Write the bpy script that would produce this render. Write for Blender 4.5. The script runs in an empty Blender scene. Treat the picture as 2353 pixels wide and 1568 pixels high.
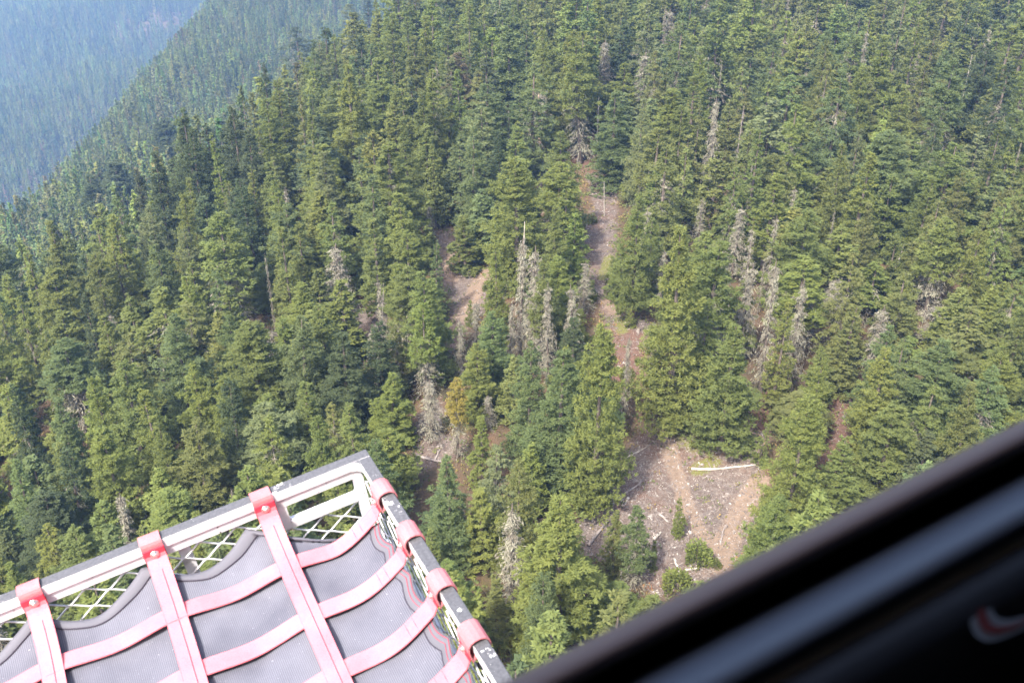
import bpy, math
import numpy as np
from mathutils import Vector, Matrix
S = bpy.context.scene
COL = S.collection
R = math.radians

# ------------------------------------------------------------------ camera, sky, sun, exposure
CAMZ = 100.0
FPX, CX, CY = 2277.0, 1176.0, 784.0            # focal length and centre in pixels of a 2352 wide picture
PITCH = R(30)
cam = bpy.data.objects.new('camera', bpy.data.cameras.new('camera'))
COL.objects.link(cam); S.camera = cam
cam.location = (0, 0, CAMZ); cam.rotation_euler = (R(60), 0, 0)
cam.data.sensor_width = 36; cam.data.lens = 36*FPX/2352
cam.data.clip_start = 0.02; cam.data.clip_end = 9000
cam.data.dof.use_dof = True; cam.data.dof.focus_distance = 11.0; cam.data.dof.aperture_fstop = 8.5

HAZE = 0.00017
SUN_DIR = Vector((-0.42, -0.72, 1.02)).normalized()     # towards the sun: from the left, a little behind the lens
w = bpy.data.worlds.new("World"); S.world = w; w.use_nodes = True
nt = w.node_tree; bg = nt.nodes['Background']
sky = nt.nodes.new('ShaderNodeTexSky'); sky.sky_type = 'NISHITA'; sky.sun_disc = False
sky.sun_elevation = math.asin(SUN_DIR.z); sky.sun_rotation = math.atan2(SUN_DIR.x, SUN_DIR.y)
sky.air_density = 1.0; sky.dust_density = 4.0; sky.ozone_density = 0.4
nt.links.new(sky.outputs[0], bg.inputs[0]); bg.inputs[1].default_value = 0.15
sl = bpy.data.lights.new('sun', 'SUN'); sl.energy = 2.55; sl.angle = R(3.0); sl.color = (1.0, 0.95, 0.86)
so = bpy.data.objects.new('sun', sl); COL.objects.link(so)
so.rotation_euler = SUN_DIR.to_track_quat('Z', 'Y').to_euler()
S.view_settings.view_transform = 'Standard'; S.view_settings.look = 'None'
S.view_settings.exposure = 2.26; S.view_settings.gamma = 1.0
S.cycles.max_bounces = 5; S.cycles.diffuse_bounces = 3; S.cycles.volume_bounces = 0
S.cycles.transparent_max_bounces = 8

# ------------------------------------------------------------------ maths of the view (used to read positions off the ground)
CF = np.array([0, math.cos(PITCH), -math.sin(PITCH)]); CU = np.array([0, math.sin(PITCH), math.cos(PITCH)])
def ray(u, v):
    return (np.array([1., 0, 0])*(u-CX) + CU*(CY-v) + CF*FPX)/FPX
def proj(x, y, z):
    z = z-CAMZ; d = y*CF[1]+z*CF[2]; d = np.where(np.abs(d) < 1e-3, 1e-3, d)
    return CX+FPX*x/d, CY-FPX*(y*CU[1]+z*CU[2])/d, d

# the far edge of the middle slope: line through two ground points
_e0, _e1 = np.array([-280., 515.]), np.array([-330., 1112.])
_n = np.array([-(_e1-_e0)[1], (_e1-_e0)[0]]); _n /= np.linalg.norm(_n); SN = (_n[0], _n[1], float(_n@_e0))
def softplus(a, k): return k*np.log1p(np.exp(np.clip(a/k, -30, 30)))
def ground(x, y):
    x = np.asarray(x, float); y = np.asarray(y, float)
    z = 10.0 + 0.03*np.maximum(x, 0) + 0*y
    xc = -98 + (np.maximum(y, 200)-225)*0.33
    dl = xc-x
    z = z - 0.25*softplus(-x-20, 8)*np.exp(-np.maximum(dl, 0)/60)
    z = z - 0.36*softplus(dl, 10) - 44/(1+np.exp(-np.clip((dl-24)/9, -30, 30)))
    s = SN[0]*x+SN[1]*y - SN[2]
    z = z - 1.1*softplus(s, 12)
    zf = -400 + 26*np.sin(x*0.0052+1.0+y*0.0021) + 20*np.sin(y*0.0078-x*0.003) + 7*np.sin(x*.02+y*.013)
    z = zf + softplus(z-zf, 14)
    near = np.exp(-((y-200)/260)**2)
    z = z + near*(1.4*np.sin(x*0.055+0.6)*np.sin(y*0.05) + 0.5*np.sin(x*.16+y*.11) + 0.25*np.sin(x*.41-y*.33))
    return z
def hit(u, v):                                   # where the line of sight meets the ground
    r = ray(u, v); t = 60.0
    ts = 60*1.006**np.arange(700); pp = r[None, :]*ts[:, None]
    k = int(np.argmax(pp[:, 2]+CAMZ < ground(pp[:, 0], pp[:, 1]))); hi = ts[k]; lo = hi/1.006
    for _ in range(20):
        m = (lo+hi)/2; p = r*m
        if p[2]+CAMZ < float(ground(p[0], p[1])): hi = m
        else: lo = m
    p = r*hi
    return float(p[0]), float(p[1])

# ------------------------------------------------------------------ helpers
def tag(o, label=None, cat=None, group=None, kind=None):
    if label: o['label'] = label
    if cat: o['category'] = cat
    if group: o['group'] = group
    if kind: o['kind'] = kind
    return o
def empty(name, loc=(0, 0, 0)):
    o = bpy.data.objects.new(name, None); COL.objects.link(o); o.location = loc; o.empty_display_size = .1
    return o
def npmesh(name, V, F, mats, smooth=False, matidx=None):
    """V (n,3), F (m,k) one face size"""
    V = np.ascontiguousarray(V, np.float32); F = np.ascontiguousarray(F, np.int32)
    me = bpy.data.meshes.new(name); k = F.shape[1]
    me.vertices.add(len(V)); me.vertices.foreach_set('co', V.ravel())
    me.loops.add(F.size); me.loops.foreach_set('vertex_index', F.ravel())
    me.polygons.add(len(F)); me.polygons.foreach_set('loop_start', np.arange(0, F.size, k, dtype=np.int32))
    if matidx is not None: me.polygons.foreach_set('material_index', np.asarray(matidx, np.int32))
    me.polygons.foreach_set('use_smooth', np.full(len(F), smooth))
    for m in (mats if isinstance(mats, (list, tuple)) else [mats]): me.materials.append(m)
    me.update(calc_edges=True); me.validate()
    return me
def add(name, me, parent=None, loc=None):
    o = bpy.data.objects.new(name, me); COL.objects.link(o)
    if parent: o.parent = parent
    if loc is not None: o.location = loc
    return o
class MB:
    """collects quads and tubes, builds one mesh"""
    def __init__(s): s.v = []; s.f = []; s.n = 0
    def addvf(s, v, f):
        s.v += [tuple(p) for p in v]; s.f += [tuple(i+s.n for i in q) for q in f]; s.n += len(v)
    def box(s, a, b):
        (x0, y0, z0), (x1, y1, z1) = a, b
        v = [(x0,y0,z0),(x1,y0,z0),(x1,y1,z0),(x0,y1,z0),(x0,y0,z1),(x1,y0,z1),(x1,y1,z1),(x0,y1,z1)]
        s.addvf(v, [(0,3,2,1),(4,5,6,7),(0,1,5,4),(1,2,6,5),(2,3,7,6),(3,0,4,7)])
    def tube(s, pts, rad, n=8, caps=True):
        pts = [Vector(p) for p in pts]; rad = rad if isinstance(rad, (list, tuple)) else [rad]*len(pts)
        ring = []
        for i, p in enumerate(pts):
            d = (pts[min(i+1, len(pts)-1)]-pts[max(i-1, 0)]).normalized()
            a = Vector((0, 0, 1)) if abs(d.z) < .9 else Vector((1, 0, 0))
            e1 = d.cross(a).normalized(); e2 = d.cross(e1)
            ring += [p+(e1*math.cos(2*math.pi*k/n)+e2*math.sin(2*math.pi*k/n))*rad[i] for k in range(n)]
        f = [(i*n+k, i*n+(k+1) % n, (i+1)*n+(k+1) % n, (i+1)*n+k) for i in range(len(pts)-1) for k in range(n)]
        if caps: f += [tuple(range(n))[::-1], tuple((len(pts)-1)*n+k for k in range(n))]
        s.addvf(ring, f)
    def grid(s, P):                               # P [i][j] points
        ni, nj = len(P), len(P[0])
        s.addvf([q for r_ in P for q in r_], [(i*nj+j, (i+1)*nj+j, (i+1)*nj+j+1, i*nj+j+1) for i in range(ni-1) for j in range(nj-1)])
    def build(s, name, mat, parent=None, smooth=False):
        me = bpy.data.meshes.new(name); me.from_pydata([tuple(p) for p in s.v], [], s.f)
        me.materials.append(mat)
        if smooth:
            for p in me.polygons: p.use_smooth = True
        me.update()
        return add(name, me, parent)

# ------------------------------------------------------------------ materials
def mat(name, col, rough=.8, spec=.3, metal=0):
    m = bpy.data.materials.new(name); m.use_nodes = True
    b = m.node_tree.nodes['Principled BSDF']
    b.inputs['Base Color'].default_value = (*col, 1); b.inputs['Roughness'].default_value = rough
    b.inputs['Specular IOR Level'].default_value = spec; b.inputs['Metallic'].default_value = metal
    return m, m.node_tree, b
def N(t, typ, **kw):
    n = t.nodes.new(typ)
    for k, v in kw.items(): setattr(n, k, v)
    return n
def noise(t, scale, detail=4, coord='Object', rough=.6):
    tc = N(t, 'ShaderNodeTexCoord'); n = N(t, 'ShaderNodeTexNoise')
    n.inputs['Scale'].default_value = scale; n.inputs['Detail'].default_value = detail; n.inputs['Roughness'].default_value = rough
    t.links.new(tc.outputs[coord], n.inputs['Vector']); return n
def ramp(t, src, stops):
    r = N(t, 'ShaderNodeValToRGB'); el = r.color_ramp.elements
    while len(el) < len(stops): el.new(.5)
    for e, (p, c) in zip(el, stops): e.position = p; e.color = (*c, 1) if len(c) == 3 else c
    t.links.new(src, r.inputs[0]); return r
def mixc(t, fac, a, b, blend='MIX'):
    m = N(t, 'ShaderNodeMix', data_type='RGBA', blend_type=blend)
    for s, val in ((0, fac), (6, a), (7, b)):
        if isinstance(val, (int, float)): m.inputs[s].default_value = val
        elif isinstance(val, tuple): m.inputs[s].default_value = (*val, 1)
        else: t.links.new(val, m.inputs[s])
    return m.outputs[2]

def foliage_mat(name, dead=False):
    m, t, b = mat(name, (.06, .09, .03), .75, .15)
    at = N(t, 'ShaderNodeAttribute', attribute_type='INSTANCER', attribute_name='tint')
    n1 = noise(t, 0.55, 3); n2 = noise(t, 3.0, 2)
    # natural differences between fresh tips, older needles and browned sprays
    fresh = ramp(t, n1.outputs[0], [(.32, (.82, .84, .8)), (.5, (1, 1, 1)), (.70, (1.15, 1.1, .98))])
    c = mixc(t, 1.0, at.outputs['Color'], fresh.outputs[0], 'MULTIPLY')
    br = ramp(t, n2.outputs[0], [(.60, (0, 0, 0)), (.72, (1, 1, 1))])
    mul = N(t, 'ShaderNodeMath', operation='MULTIPLY'); t.links.new(br.outputs[0], mul.inputs[0]); mul.inputs[1].default_value = .15
    c = mixc(t, mul.outputs[0], c, (.17, .125, .07))
    t.links.new(c, b.inputs['Base Color'])
    tr = N(t, 'ShaderNodeBsdfTranslucent'); t.links.new(c, tr.inputs[0])
    ms = N(t, 'ShaderNodeMixShader'); ms.inputs[0].default_value = .48
    out = t.nodes['Material Output']
    t.links.new(b.outputs[0], ms.inputs[1]); t.links.new(tr.outputs[0], ms.inputs[2]); t.links.new(ms.outputs[0], out.inputs[0])
    return m
M_FOL = foliage_mat('needles')
M_BARK, t_, b_ = mat('bark', (.12, .085, .06), .9)
n_ = noise(t_, 1.4, 4); r_ = ramp(t_, n_.outputs[0], [(.3, (.045, .035, .028)), (.7, (.125, .10, .08))]); t_.links.new(r_.outputs[0], b_.inputs[0])
M_DEAD, t_, b_ = mat('dead_twigs', (.3, .27, .22), .9)
n_ = noise(t_, 0.7, 3); r_ = ramp(t_, n_.outputs[0], [(.3, (.080, .064, .050)), (.5, (.15, .138, .105)), (.7, (.215, .21, .15))]); t_.links.new(r_.outputs[0], b_.inputs[0])
M_POLE, t_, b_ = mat('bleached_wood', (.55, .5, .45), .8)
n_ = noise(t_, 1.2, 4); r_ = ramp(t_, n_.outputs[0], [(.35, (.18, .155, .13)), (.6, (.34, .31, .27))]); t_.links.new(r_.outputs[0], b_.inputs[0])
M_BROWNLOG, _, _ = mat('brown_wood', (.30, .21, .15), .85)
M_GREYLOG, t_, b_ = mat('grey_wood', (.3, .27, .25), .85)
n_ = noise(t_, 1.5, 4); r_ = ramp(t_, n_.outputs[0], [(.35, (.12, .10, .09)), (.65, (.26, .225, .205))]); t_.links.new(r_.outputs[0], b_.inputs[0])

# ground: forest floor, stony red-brown clearings, tan worn paths (vertex masks say where each is)
M_GR, t, b = mat('ground_soil', (.1, .07, .05), .95, .1)
aw = N(t, 'ShaderNodeAttribute', attribute_name='bare'); ap = N(t, 'ShaderNodeAttribute', attribute_name='path'); am = N(t, 'ShaderNodeAttribute', attribute_name='moss')
nb = noise(t, .12, 5); ns = noise(t, 1.3, 6, rough=.75); nf = noise(t, 5.0, 4, rough=.8)
floor_ = ramp(t, nb.outputs[0], [(.35, (.045, .038, .022)), (.55, (.085, .055, .035)), (.7, (.06, .07, .025))])
bare1 = ramp(t, ns.outputs[0], [(.30, (.066, .046, .037)), (.47, (.100, .075, .062)), (.60, (.130, .105, .090)), (.75, (.185, .16, .142))])
bare2 = ramp(t, nb.outputs[0], [(.36, (1.0, .84, .76)), (.5, (1, 1, 1)), (.66, (.86, .90, .95))])
bare = mixc(t, 1.0, bare1.outputs[0], bare2.outputs[0], 'MULTIPLY')
spk = ramp(t, nf.outputs[0], [(.62, (0, 0, 0)), (.70, (1, 1, 1))])
bare = mixc(t, spk.outputs[0], bare, (.25, .215, .19))
pth = ramp(t, ns.outputs[0], [(.3, (.130, .092, .066)), (.7, (.185, .138, .104))])
mossc = ramp(t, nf.outputs[0], [(.4, (.10, .075, .03)), (.6, (.11, .13, .035))])
def edge(attr, nz, k=.5, lo=.4, hi=.62):         # ragged edge for a mask
    a = N(t, 'ShaderNodeMath', operation='MULTIPLY_ADD'); t.links.new(nz.outputs[0], a.inputs[0]); a.inputs[1].default_value = k; t.links.new(attr.outputs['Fac'], a.inputs[2])
    r = ramp(t, a.outputs[0], [(lo+k*.5, (0, 0, 0)), (hi+k*.5, (1, 1, 1))]); return r.outputs[0]
c = mixc(t, edge(aw, ns), floor_.outputs[0], bare)
ar = N(t, 'ShaderNodeAttribute', attribute_name='red'); redc = ramp(t, ns.outputs[0], [(.35, (.075, .043, .032)), (.65, (.118, .072, .054))])
c = mixc(t, edge(ar, ns, .6), c, redc.outputs[0])
c = mixc(t, edge(am, ns, .7), c, mossc.outputs[0])
c = mixc(t, edge(ap, ns, .6), c, pth.outputs[0])
t.links.new(c, b.inputs['Base Color'])
bp = N(t, 'ShaderNodeBump'); bp.inputs['Strength'].default_value = .7; bp.inputs['Distance'].default_value = .35
t.links.new(ns.outputs[0], bp.inputs['Height']); t.links.new(bp.outputs[0], b.inputs['Normal'])

# ------------------------------------------------------------------ clearings: outlines of the open ground as seen, laid on the ground
POLY = {
 'lower': [(1455,1010),(1520,965),(1600,930),(1650,1030),(1690,975),(1760,990),(1745,1060),(1745,1150),(1735,1240),(1690,1310),(1600,1350),(1500,1370),(1440,1290),(1345,1275),(1325,1215),(1345,1180),(1410,1120)],
 'rightstrip': [(1895,1070),(1915,980),(1925,900),(1958,890),(1962,1000),(1935,1085)],
 'upper': [(1345,395),(1420,395),(1415,500),(1410,600),(1400,680),(1450,740),(1490,735),(1480,860),(1420,865),(1400,760),(1375,690),(1345,610),(1340,540),(1365,470)],
 'mid': [(965,570),(1040,525),(1050,620),(1135,625),(1140,700),(1080,740),(1045,800),(1020,790),(1045,690),(1010,640)],
 'left': [(800,760),(830,690),(880,640),(890,700),(880,860),(830,800)],
 'low2': [(960,960),(1010,910),(1015,1000),(1070,1010),(1060,1040),(955,1090)],
 'gap': [(1225,370),(1265,355),(1275,470),(1240,440)],
 'gap2': [(1140,480),(1110,500),(1085,520),(1120,560)],
 'corner': [(1140,1420),(1205,1450),(1200,1530),(1140,1540)],
 'low3': [(1150,890),(1185,870),(1180,930),(1150,940)],
}
POLYW = {k: np.array([hit(u, v) for u, v in p]) for k, p in POLY.items()}
def inpoly(x, y, P):
    x = np.asarray(x, float); y = np.asarray(y, float); ins = np.zeros(x.shape, bool); j = len(P)-1
    for i in range(len(P)):
        xi, yi = P[i]; xj, yj = P[j]
        c = ((yi > y) != (yj > y)) & (x < (xj-xi)*(y-yi)/(yj-yi+1e-12)+xi)
        ins ^= c; j = i
    return ins
def segdist(x, y, P, closed=True):
    d = np.full(np.shape(x), 1e9); n = len(P)
    for i in range(n if closed else n-1):
        a = np.asarray(P[i]); b2 = np.asarray(P[(i+1) % n]); ab = b2-a
        tt = np.clip(((x-a[0])*ab[0]+(y-a[1])*ab[1])/(ab@ab+1e-9), 0, 1)
        d = np.minimum(d, np.hypot(x-a[0]-tt*ab[0], y-a[1]-tt*ab[1]))
    return d
PATHS = [([(1525,985),(1535,1030),(1548,1075),(1562,1105),(1572,1150),(1590,1200)], 1.3), ([(1745,1105),(1715,1150),(1695,1190),(1670,1245),(1655,1300)], 1.6),
         ([(1590,1200),(1640,1260),(1655,1300)], 1.0), ([(1110,625),(1085,680),(1060,720),(1040,770)], 1.7), ([(985,560),(1025,590),(1040,640)], 1.4), ([(1395,690),(1420,720)], 1.6), ([(835,760),(825,790)], 2)]
PATHW = [(np.array([hit(u, v) for u, v in p]), wd) for p, wd in PATHS]
MOSS = [(np.array([hit(u, v) for u, v in p]), wd) for p, wd in [([(1560,960),(1600,1010)], 2.2), ([(1400,590),(1385,640)], 1.0), ([(1420,700),(1430,760)], .9), ([(1640,1060),(1600,1080)], 1.0)]]

RED = {'rightstrip': POLYW['rightstrip']}
for k, p in {'redA': [(1400,760),(1470,770),(1475,860),(1420,865)], 'redB': [(1250,345),(1340,345),(1350,400),(1250,385)], 'redC': [(1740,900),(1790,905),(1780,985),(1735,980)]}.items(): RED[k] = np.array([hit(u, v) for u, v in p])
# terrain, one sheet
gx = np.concatenate([np.arange(-4200, -700, 60), np.arange(-700, -160, 12), np.arange(-160, 240, 1.1), np.arange(240, 700, 15), np.arange(700, 2600, 80)])
gy = np.concatenate([np.arange(-900, 40, 60), np.arange(40, 70, 5), np.arange(70, 330, 1.1), np.arange(330, 520, 3), np.arange(520, 1100, 11), np.arange(1100, 2600, 22), np.arange(2600, 6500, 120)])
X, Y = np.meshgrid(gx, gy)
Z = ground(X, Y)
bare = np.zeros(X.shape); path = np.zeros(X.shape); moss = np.zeros(X.shape)
sel = (Y > 60) & (Y < 420) & (np.abs(X) < 200); xs, ys = X[sel], Y[sel]
bb = np.full(xs.shape, -9.)
for P in POLYW.values():
    d = segdist(xs, ys, P); bb = np.maximum(bb, np.where(inpoly(xs, ys, P), d, -d))
bare[sel] = np.clip(.5+bb/5+.08, 0, 1)
pm = np.zeros(xs.shape)
for P, wd in PATHW: pm = np.maximum(pm, np.clip(1-segdist(xs, ys, P, False)/wd*.5, 0, 1))
path[sel] = pm
mm = np.zeros(xs.shape)
for P, wd in MOSS: mm = np.maximum(mm, np.clip(1-segdist(xs, ys, P, False)/wd*.4, 0, 1))
moss[sel] = mm
red = np.zeros(X.shape); rr0 = np.zeros(xs.shape)
for k in ('rightstrip', 'redA', 'redB', 'redC'): rr0 = np.maximum(rr0, np.where(inpoly(xs, ys, RED[k]), 1., np.clip(1-segdist(xs, ys, RED[k])/2.5, 0, 1)))
red[sel] = rr0
ny, nx = X.shape; ii = np.arange(ny*nx).reshape(ny, nx)
F = np.stack([ii[:-1, :-1], ii[:-1, 1:], ii[1:, 1:], ii[1:, :-1]], -1).reshape(-1, 4)
me = npmesh('ground', np.stack([X, Y, Z], -1).reshape(-1, 3), F, M_GR, smooth=True)
for nm, arr in (('bare', bare), ('path', path), ('moss', moss), ('red', red)):
    a = me.attributes.new(nm, 'FLOAT', 'POINT'); a.data.foreach_set('value', arr.ravel().astype(np.float32))
tag(add('ground', me), 'brown forest floor sloping away into a deep valley', kind='structure')

# ------------------------------------------------------------------ tree makers
rng = np.random.default_rng(7)
def leaves(P, A, Nn, L, W):
    """pointed sprays: centre P, long axis A, normal Nn"""
    A = A/np.linalg.norm(A, axis=1, keepdims=True); B = np.cross(Nn, A); B /= np.linalg.norm(B, axis=1, keepdims=True)+1e-9
    L = L[:, None]; W = W[:, None]
    V = np.stack([P-A*L*.5, P-B*W*.5+A*L*.05, P+A*L*.55, P+B*W*.5+A*L*.05], 1).reshape(-1, 3)
    return V, np.arange(len(V)).reshape(-1, 4)
def crown(r, H, Rr, z0, nb, k, up=.35, low=-.35, droop=.25, ls=.38, lw=.115, expo=.74, ragged=.34, hang=.12, base=.8, pad=.30, zmax=None, tilt=.32, jit=.10, q=18, tuft=.44):
    """branches as drooping fans of sprays"""
    u = np.sort(r.random(nb))**1.12; zb = z0+(H-z0)*u
    nl = max(6, int((H-z0)/1.25)); lev = (zb-z0)/(H-z0)*nl; zb = z0+(np.floor(lev)+.5+(lev-np.floor(lev)-.5)*.85)/nl*(H-z0)
    if zmax: zb = np.minimum(zb, zmax)
    tt = np.clip((zb-z0)/(H-z0), 0, 1)
    prof = (1-tt)**expo*np.clip(base+tt/.22*(1-base), base, 1)
    az = r.random(nb)*2*math.pi
    p1, p2, p3 = r.random(3)*6.28
    lobes = 1+ragged*(np.sin(az*2+zb*.55+p1)*.6+np.sin(az*3-zb*.9+p2)*.5+np.sin(zb*1.6+p3)*.25)
    Lb = np.maximum(.45, Rr*prof*lobes*r.uniform(.72, 1.12, nb))
    el = low+(up-low)*tt+r.normal(0, .12, nb)
    nk = np.maximum(2, (k/q*(Lb/Rr+.10)).astype(int)); ti = np.repeat(np.arange(nb), nk); m = len(ti)   # tufts along each bough
    s = r.random(m)**.55*.9+.10; L = Lb[ti]; wdt = pad*L*(1.1-np.abs(s-.55)*1.2)
    lat = r.normal(0, .6, m)*wdt; rad = s*L
    z = zb[ti]+rad*np.tan(np.clip(el[ti], -.9, .9))-droop*L*s**2+.20*L*s**4-.15*np.abs(lat)+r.normal(0, jit, m)
    a = az[ti]; T = np.stack([np.cos(a)*rad-np.sin(a)*lat, np.sin(a)*rad+np.cos(a)*lat, z], 1)
    tr = tuft*r.uniform(.6, 1.25, m)*(.6+.4*np.minimum(1, L/2)); yaw0 = a+np.clip(lat/(wdt+.05), -1.4, 1.4)*.7
    idx = np.repeat(np.arange(m), q); n = len(idx)
    D = np.stack([np.cos(yaw0[idx])*.55, np.sin(yaw0[idx])*.55, np.full(n, .30-hang)], 1)+r.normal(0, .62, (n, 3))*np.array([1, 1, .75]); D /= np.linalg.norm(D, axis=1, keepdims=True)
    P = T[idx]+D*(tr[idx]*r.uniform(.25, 1, n))[:, None]
    Nn = np.stack([D[:, 0]*.5, D[:, 1]*.5, np.full(n, .8)], 1)+r.normal(0, tilt, (n, 3))
    A = D+r.normal(0, .35, (n, 3)); A[:, 2] -= hang*.8
    sz = r.uniform(.65, 1.3, n)
    V, Fq = leaves(P, A, Nn, ls*sz, lw*sz)
    m = 40 if k > 15 else 6                       # leading shoot
    zt = H-np.abs(r.normal(0, .7, m)); at = r.random(m)*6.28
    V2, F2 = leaves(np.stack([np.cos(at)*.12*(H-zt), np.sin(at)*.12*(H-zt), zt], 1), np.stack([np.cos(at)*.5, np.sin(at)*.5, np.ones(m)], 1), r.normal(0, 1, (m, 3)), np.full(m, ls*.9), np.full(m, lw*.7))
    return np.concatenate([V, V2]), np.concatenate([Fq, F2+len(V)])
def twigs(r, H, Rr, z0, z1, nb, k, droop=.55, wid=.085, expo=.8, tw=.8, lich=1.):
    """bare grey branches with hanging twigs and lichen"""
    zb = r.uniform(z0, z1, nb); tt = np.clip(zb/H, 0, 1); az = r.random(nb)*6.28
    L = np.maximum(.5, Rr*(1-tt)**expo*r.uniform(.45, 1.15, nb)); el = r.normal(.02, .22, nb)
    Vs, Fs, o = [], [], 0
    ca, sa = np.cos(az), np.sin(az); prev = None
    for s0, s1 in ((0, .35), (.35, .7), (.7, 1.)):
        pts = []
        for s in (s0, s1):
            rad = s*L; pts.append(np.stack([ca*rad, sa*rad, zb+rad*np.tan(el)-droop*L*s**2], 1))
        wa, wb = wid*(1-s0*.8), wid*(1-s1*.8)
        B = np.stack([-sa, ca, 0*sa], 1); U = np.array([[0, 0, 1.]])
        for Q in (B, U+0*B):
            V = np.stack([pts[0]-Q*wa/2, pts[1]-Q*wb/2, pts[1]+Q*wb/2, pts[0]+Q*wa/2], 1).reshape(-1, 3)
            Vs.append(V); Fs.append(np.arange(len(V)).reshape(-1, 4)+o); o += len(V)
    idx = np.repeat(np.arange(nb), k); n = len(idx); s = r.uniform(.15, 1, n); rad = s*L[idx]
    P = np.stack([ca[idx]*rad, sa[idx]*rad, zb[idx]+rad*np.tan(el[idx])-droop*L[idx]*s**2], 1)
    ln = r.uniform(.35, 1.0, n)*tw; P[:, 2] -= ln*.35; P[:, :2] += r.normal(0, .22, (n, 2))
    yaw = az[idx]+r.choice([-1, 1], n)*r.uniform(.3, 1.0, n); pit = r.uniform(-1.45, -.35, n)
    A = np.stack([np.cos(yaw)*np.cos(pit), np.sin(yaw)*np.cos(pit), np.sin(pit)], 1)
    V, Fq = leaves(P, A, r.normal(0, 1, (n, 3)), ln, r.uniform(.05, .14, n)*lich)
    return np.concatenate(Vs+[V]), np.concatenate(Fs+[Fq+o])
def trunk_vf(r, H, rb, top=.05, lean=.0, n=7, seg=8):
    zz = np.linspace(-1.2, H, seg); Vt = []
    bx, by = np.cumsum(r.normal(0, .07+lean, seg)), np.cumsum(r.normal(0, .07+lean, seg)); bx -= bx[0]; by -= by[0]
    for i, z in enumerate(zz):
        q = max(0, 1-max(z, 0)/H); rr = top+(rb-top)*q**.9
        if i == 0: rr *= 1.35
        for k in range(n): Vt.append((bx[i]*.4+rr*math.cos(6.283*k/n), by[i]*.4+rr*math.sin(6.283*k/n), z))
    Fq = [(i*n+k, i*n+(k+1) % n, (i+1)*n+(k+1) % n, (i+1)*n+k) for i in range(seg-1) for k in range(n)]
    return np.array(Vt), np.array(Fq)
PROTO = {}
def proto(key, H, Rr, parts):
    out = []
    for nm, (V, Fq), m in parts: out.append((nm, npmesh(key+'_'+nm, V, Fq, m, smooth=False)))
    PROTO[key] = (H, Rr, out)
def r_(s): return np.random.default_rng(s)
for i in range(5):      # broad firs
    r = r_(10+i); H, Rr = 28, 4.3
    kw = [dict(), dict(ragged=.46, expo=.62), dict(expo=.52, ragged=.28, base=.9), dict(ragged=.5, expo=.62, base=.5), dict(low=-.5, droop=.36, expo=.85)][i]
    proto(f'fir{i}', H, Rr, [('crown', crown(r, H, Rr, 2.2+i*.5, 280, 205, **kw), M_FOL), ('trunk', trunk_vf(r, H-.3, .42), M_BARK)])
for i in range(4):      # narrow spires
    r = r_(30+i); H, Rr = 25, 2.7
    proto(f'spire{i}', H, Rr, [('crown', crown(r, H, Rr, 1.6, 240, 120, up=.5, low=-.2+.05*i, expo=.62+.08*i, ls=.34, lw=.10, ragged=.2+.06*i, tuft=.32), M_FOL), ('trunk', trunk_vf(r, H-.3, .3), M_BARK)])
for i in range(3):      # drooping hemlock-like, thin, brownish boughs hang
    r = r_(50+i); H, Rr = 27, 4.0
    proto(f'hem{i}', H, Rr, [('crown', crown(r, H, Rr, 3.4, 180, 170, up=.1, low=-.5, droop=.5, hang=.5, ls=.46, lw=.12, ragged=.42, expo=.66, pad=.19, tilt=.8), M_FOL), ('dead_branches', twigs(r, H, 3.3, 3, 20, 50, 10), M_DEAD), ('trunk', trunk_vf(r, H-.3, .36), M_BARK)])
for i in range(3):      # green top over grey, bare lower boughs
    r = r_(70+i); H, Rr = 26, 3.2
    proto(f'half{i}', H, Rr, [('crown', crown(r, H, Rr*.95, [12, 9, 14][i], 150, 150, expo=.62, ragged=.4), M_FOL), ('dead_branches', twigs(r, H, 3.4, 2, 17, 150, 13), M_DEAD), ('trunk', trunk_vf(r, H-.3, .33), M_BARK)])
for i in range(3):      # dead snags still carrying twigs
    r = r_(90+i); H, Rr = 23, 2.7
    proto(f'snag{i}', H, Rr, [('dead_branches', twigs(r, H, [3.6, 2.9, 4.0][i], 2.5, H-1, [210, 170, 240][i], 15, droop=[.7, .95, .55][i], expo=.95), M_DEAD), ('trunk', trunk_vf(r, H, .3, .06), M_BARK)])
def merge(a_, b_): return np.concatenate([a_[0], b_[0]]), np.concatenate([a_[1], b_[1]+len(a_[0])])
r = r_(110); proto('pole0', 16, 1.0, [('trunk', merge(trunk_vf(r, 16, .22, .07), twigs(r, 16, 1.3, 6, 15, 16, 2, droop=.1, wid=.07)), M_POLE)])
r = r_(111); proto('pole1', 18, 2.0, [('trunk', merge(trunk_vf(r, 18, .25, .07), twigs(r, 18, 2.6, 4, 17.5, 40, 4, droop=.25, wid=.08, expo=.5)), M_GREYLOG)])
r = r_(112)             # dead flat-topped pine
V1, F1 = twigs(r, 22, 3.4, 10, 21, 110, 16, droop=.32, expo=.12, tw=1.5); proto('flat0', 21, 3.4, [('dead_branches', (V1, F1), M_DEAD), ('trunk', trunk_vf(r, 20, .36, .2), M_BROWNLOG)])
for i in range(2):      # young trees
    r = r_(120+i); proto(f'young{i}', 8, 1.9, [('crown', crown(r, 8, 1.9, .2, 110, 90, up=.55, low=.0, droop=.1, ls=.24, lw=.11, expo=.8, ragged=.15, base=.85, tuft=.3), M_FOL), ('trunk', trunk_vf(r, 7.6, .12, .03), M_BARK)])
r = r_(130)
a_ = r.random(900)*6.28; q_ = np.sqrt(r.random(900)); zz_ = r.random(900)*np.sqrt(np.clip(1-q_**2*.9, 0, 1))*2.2+.1
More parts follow.
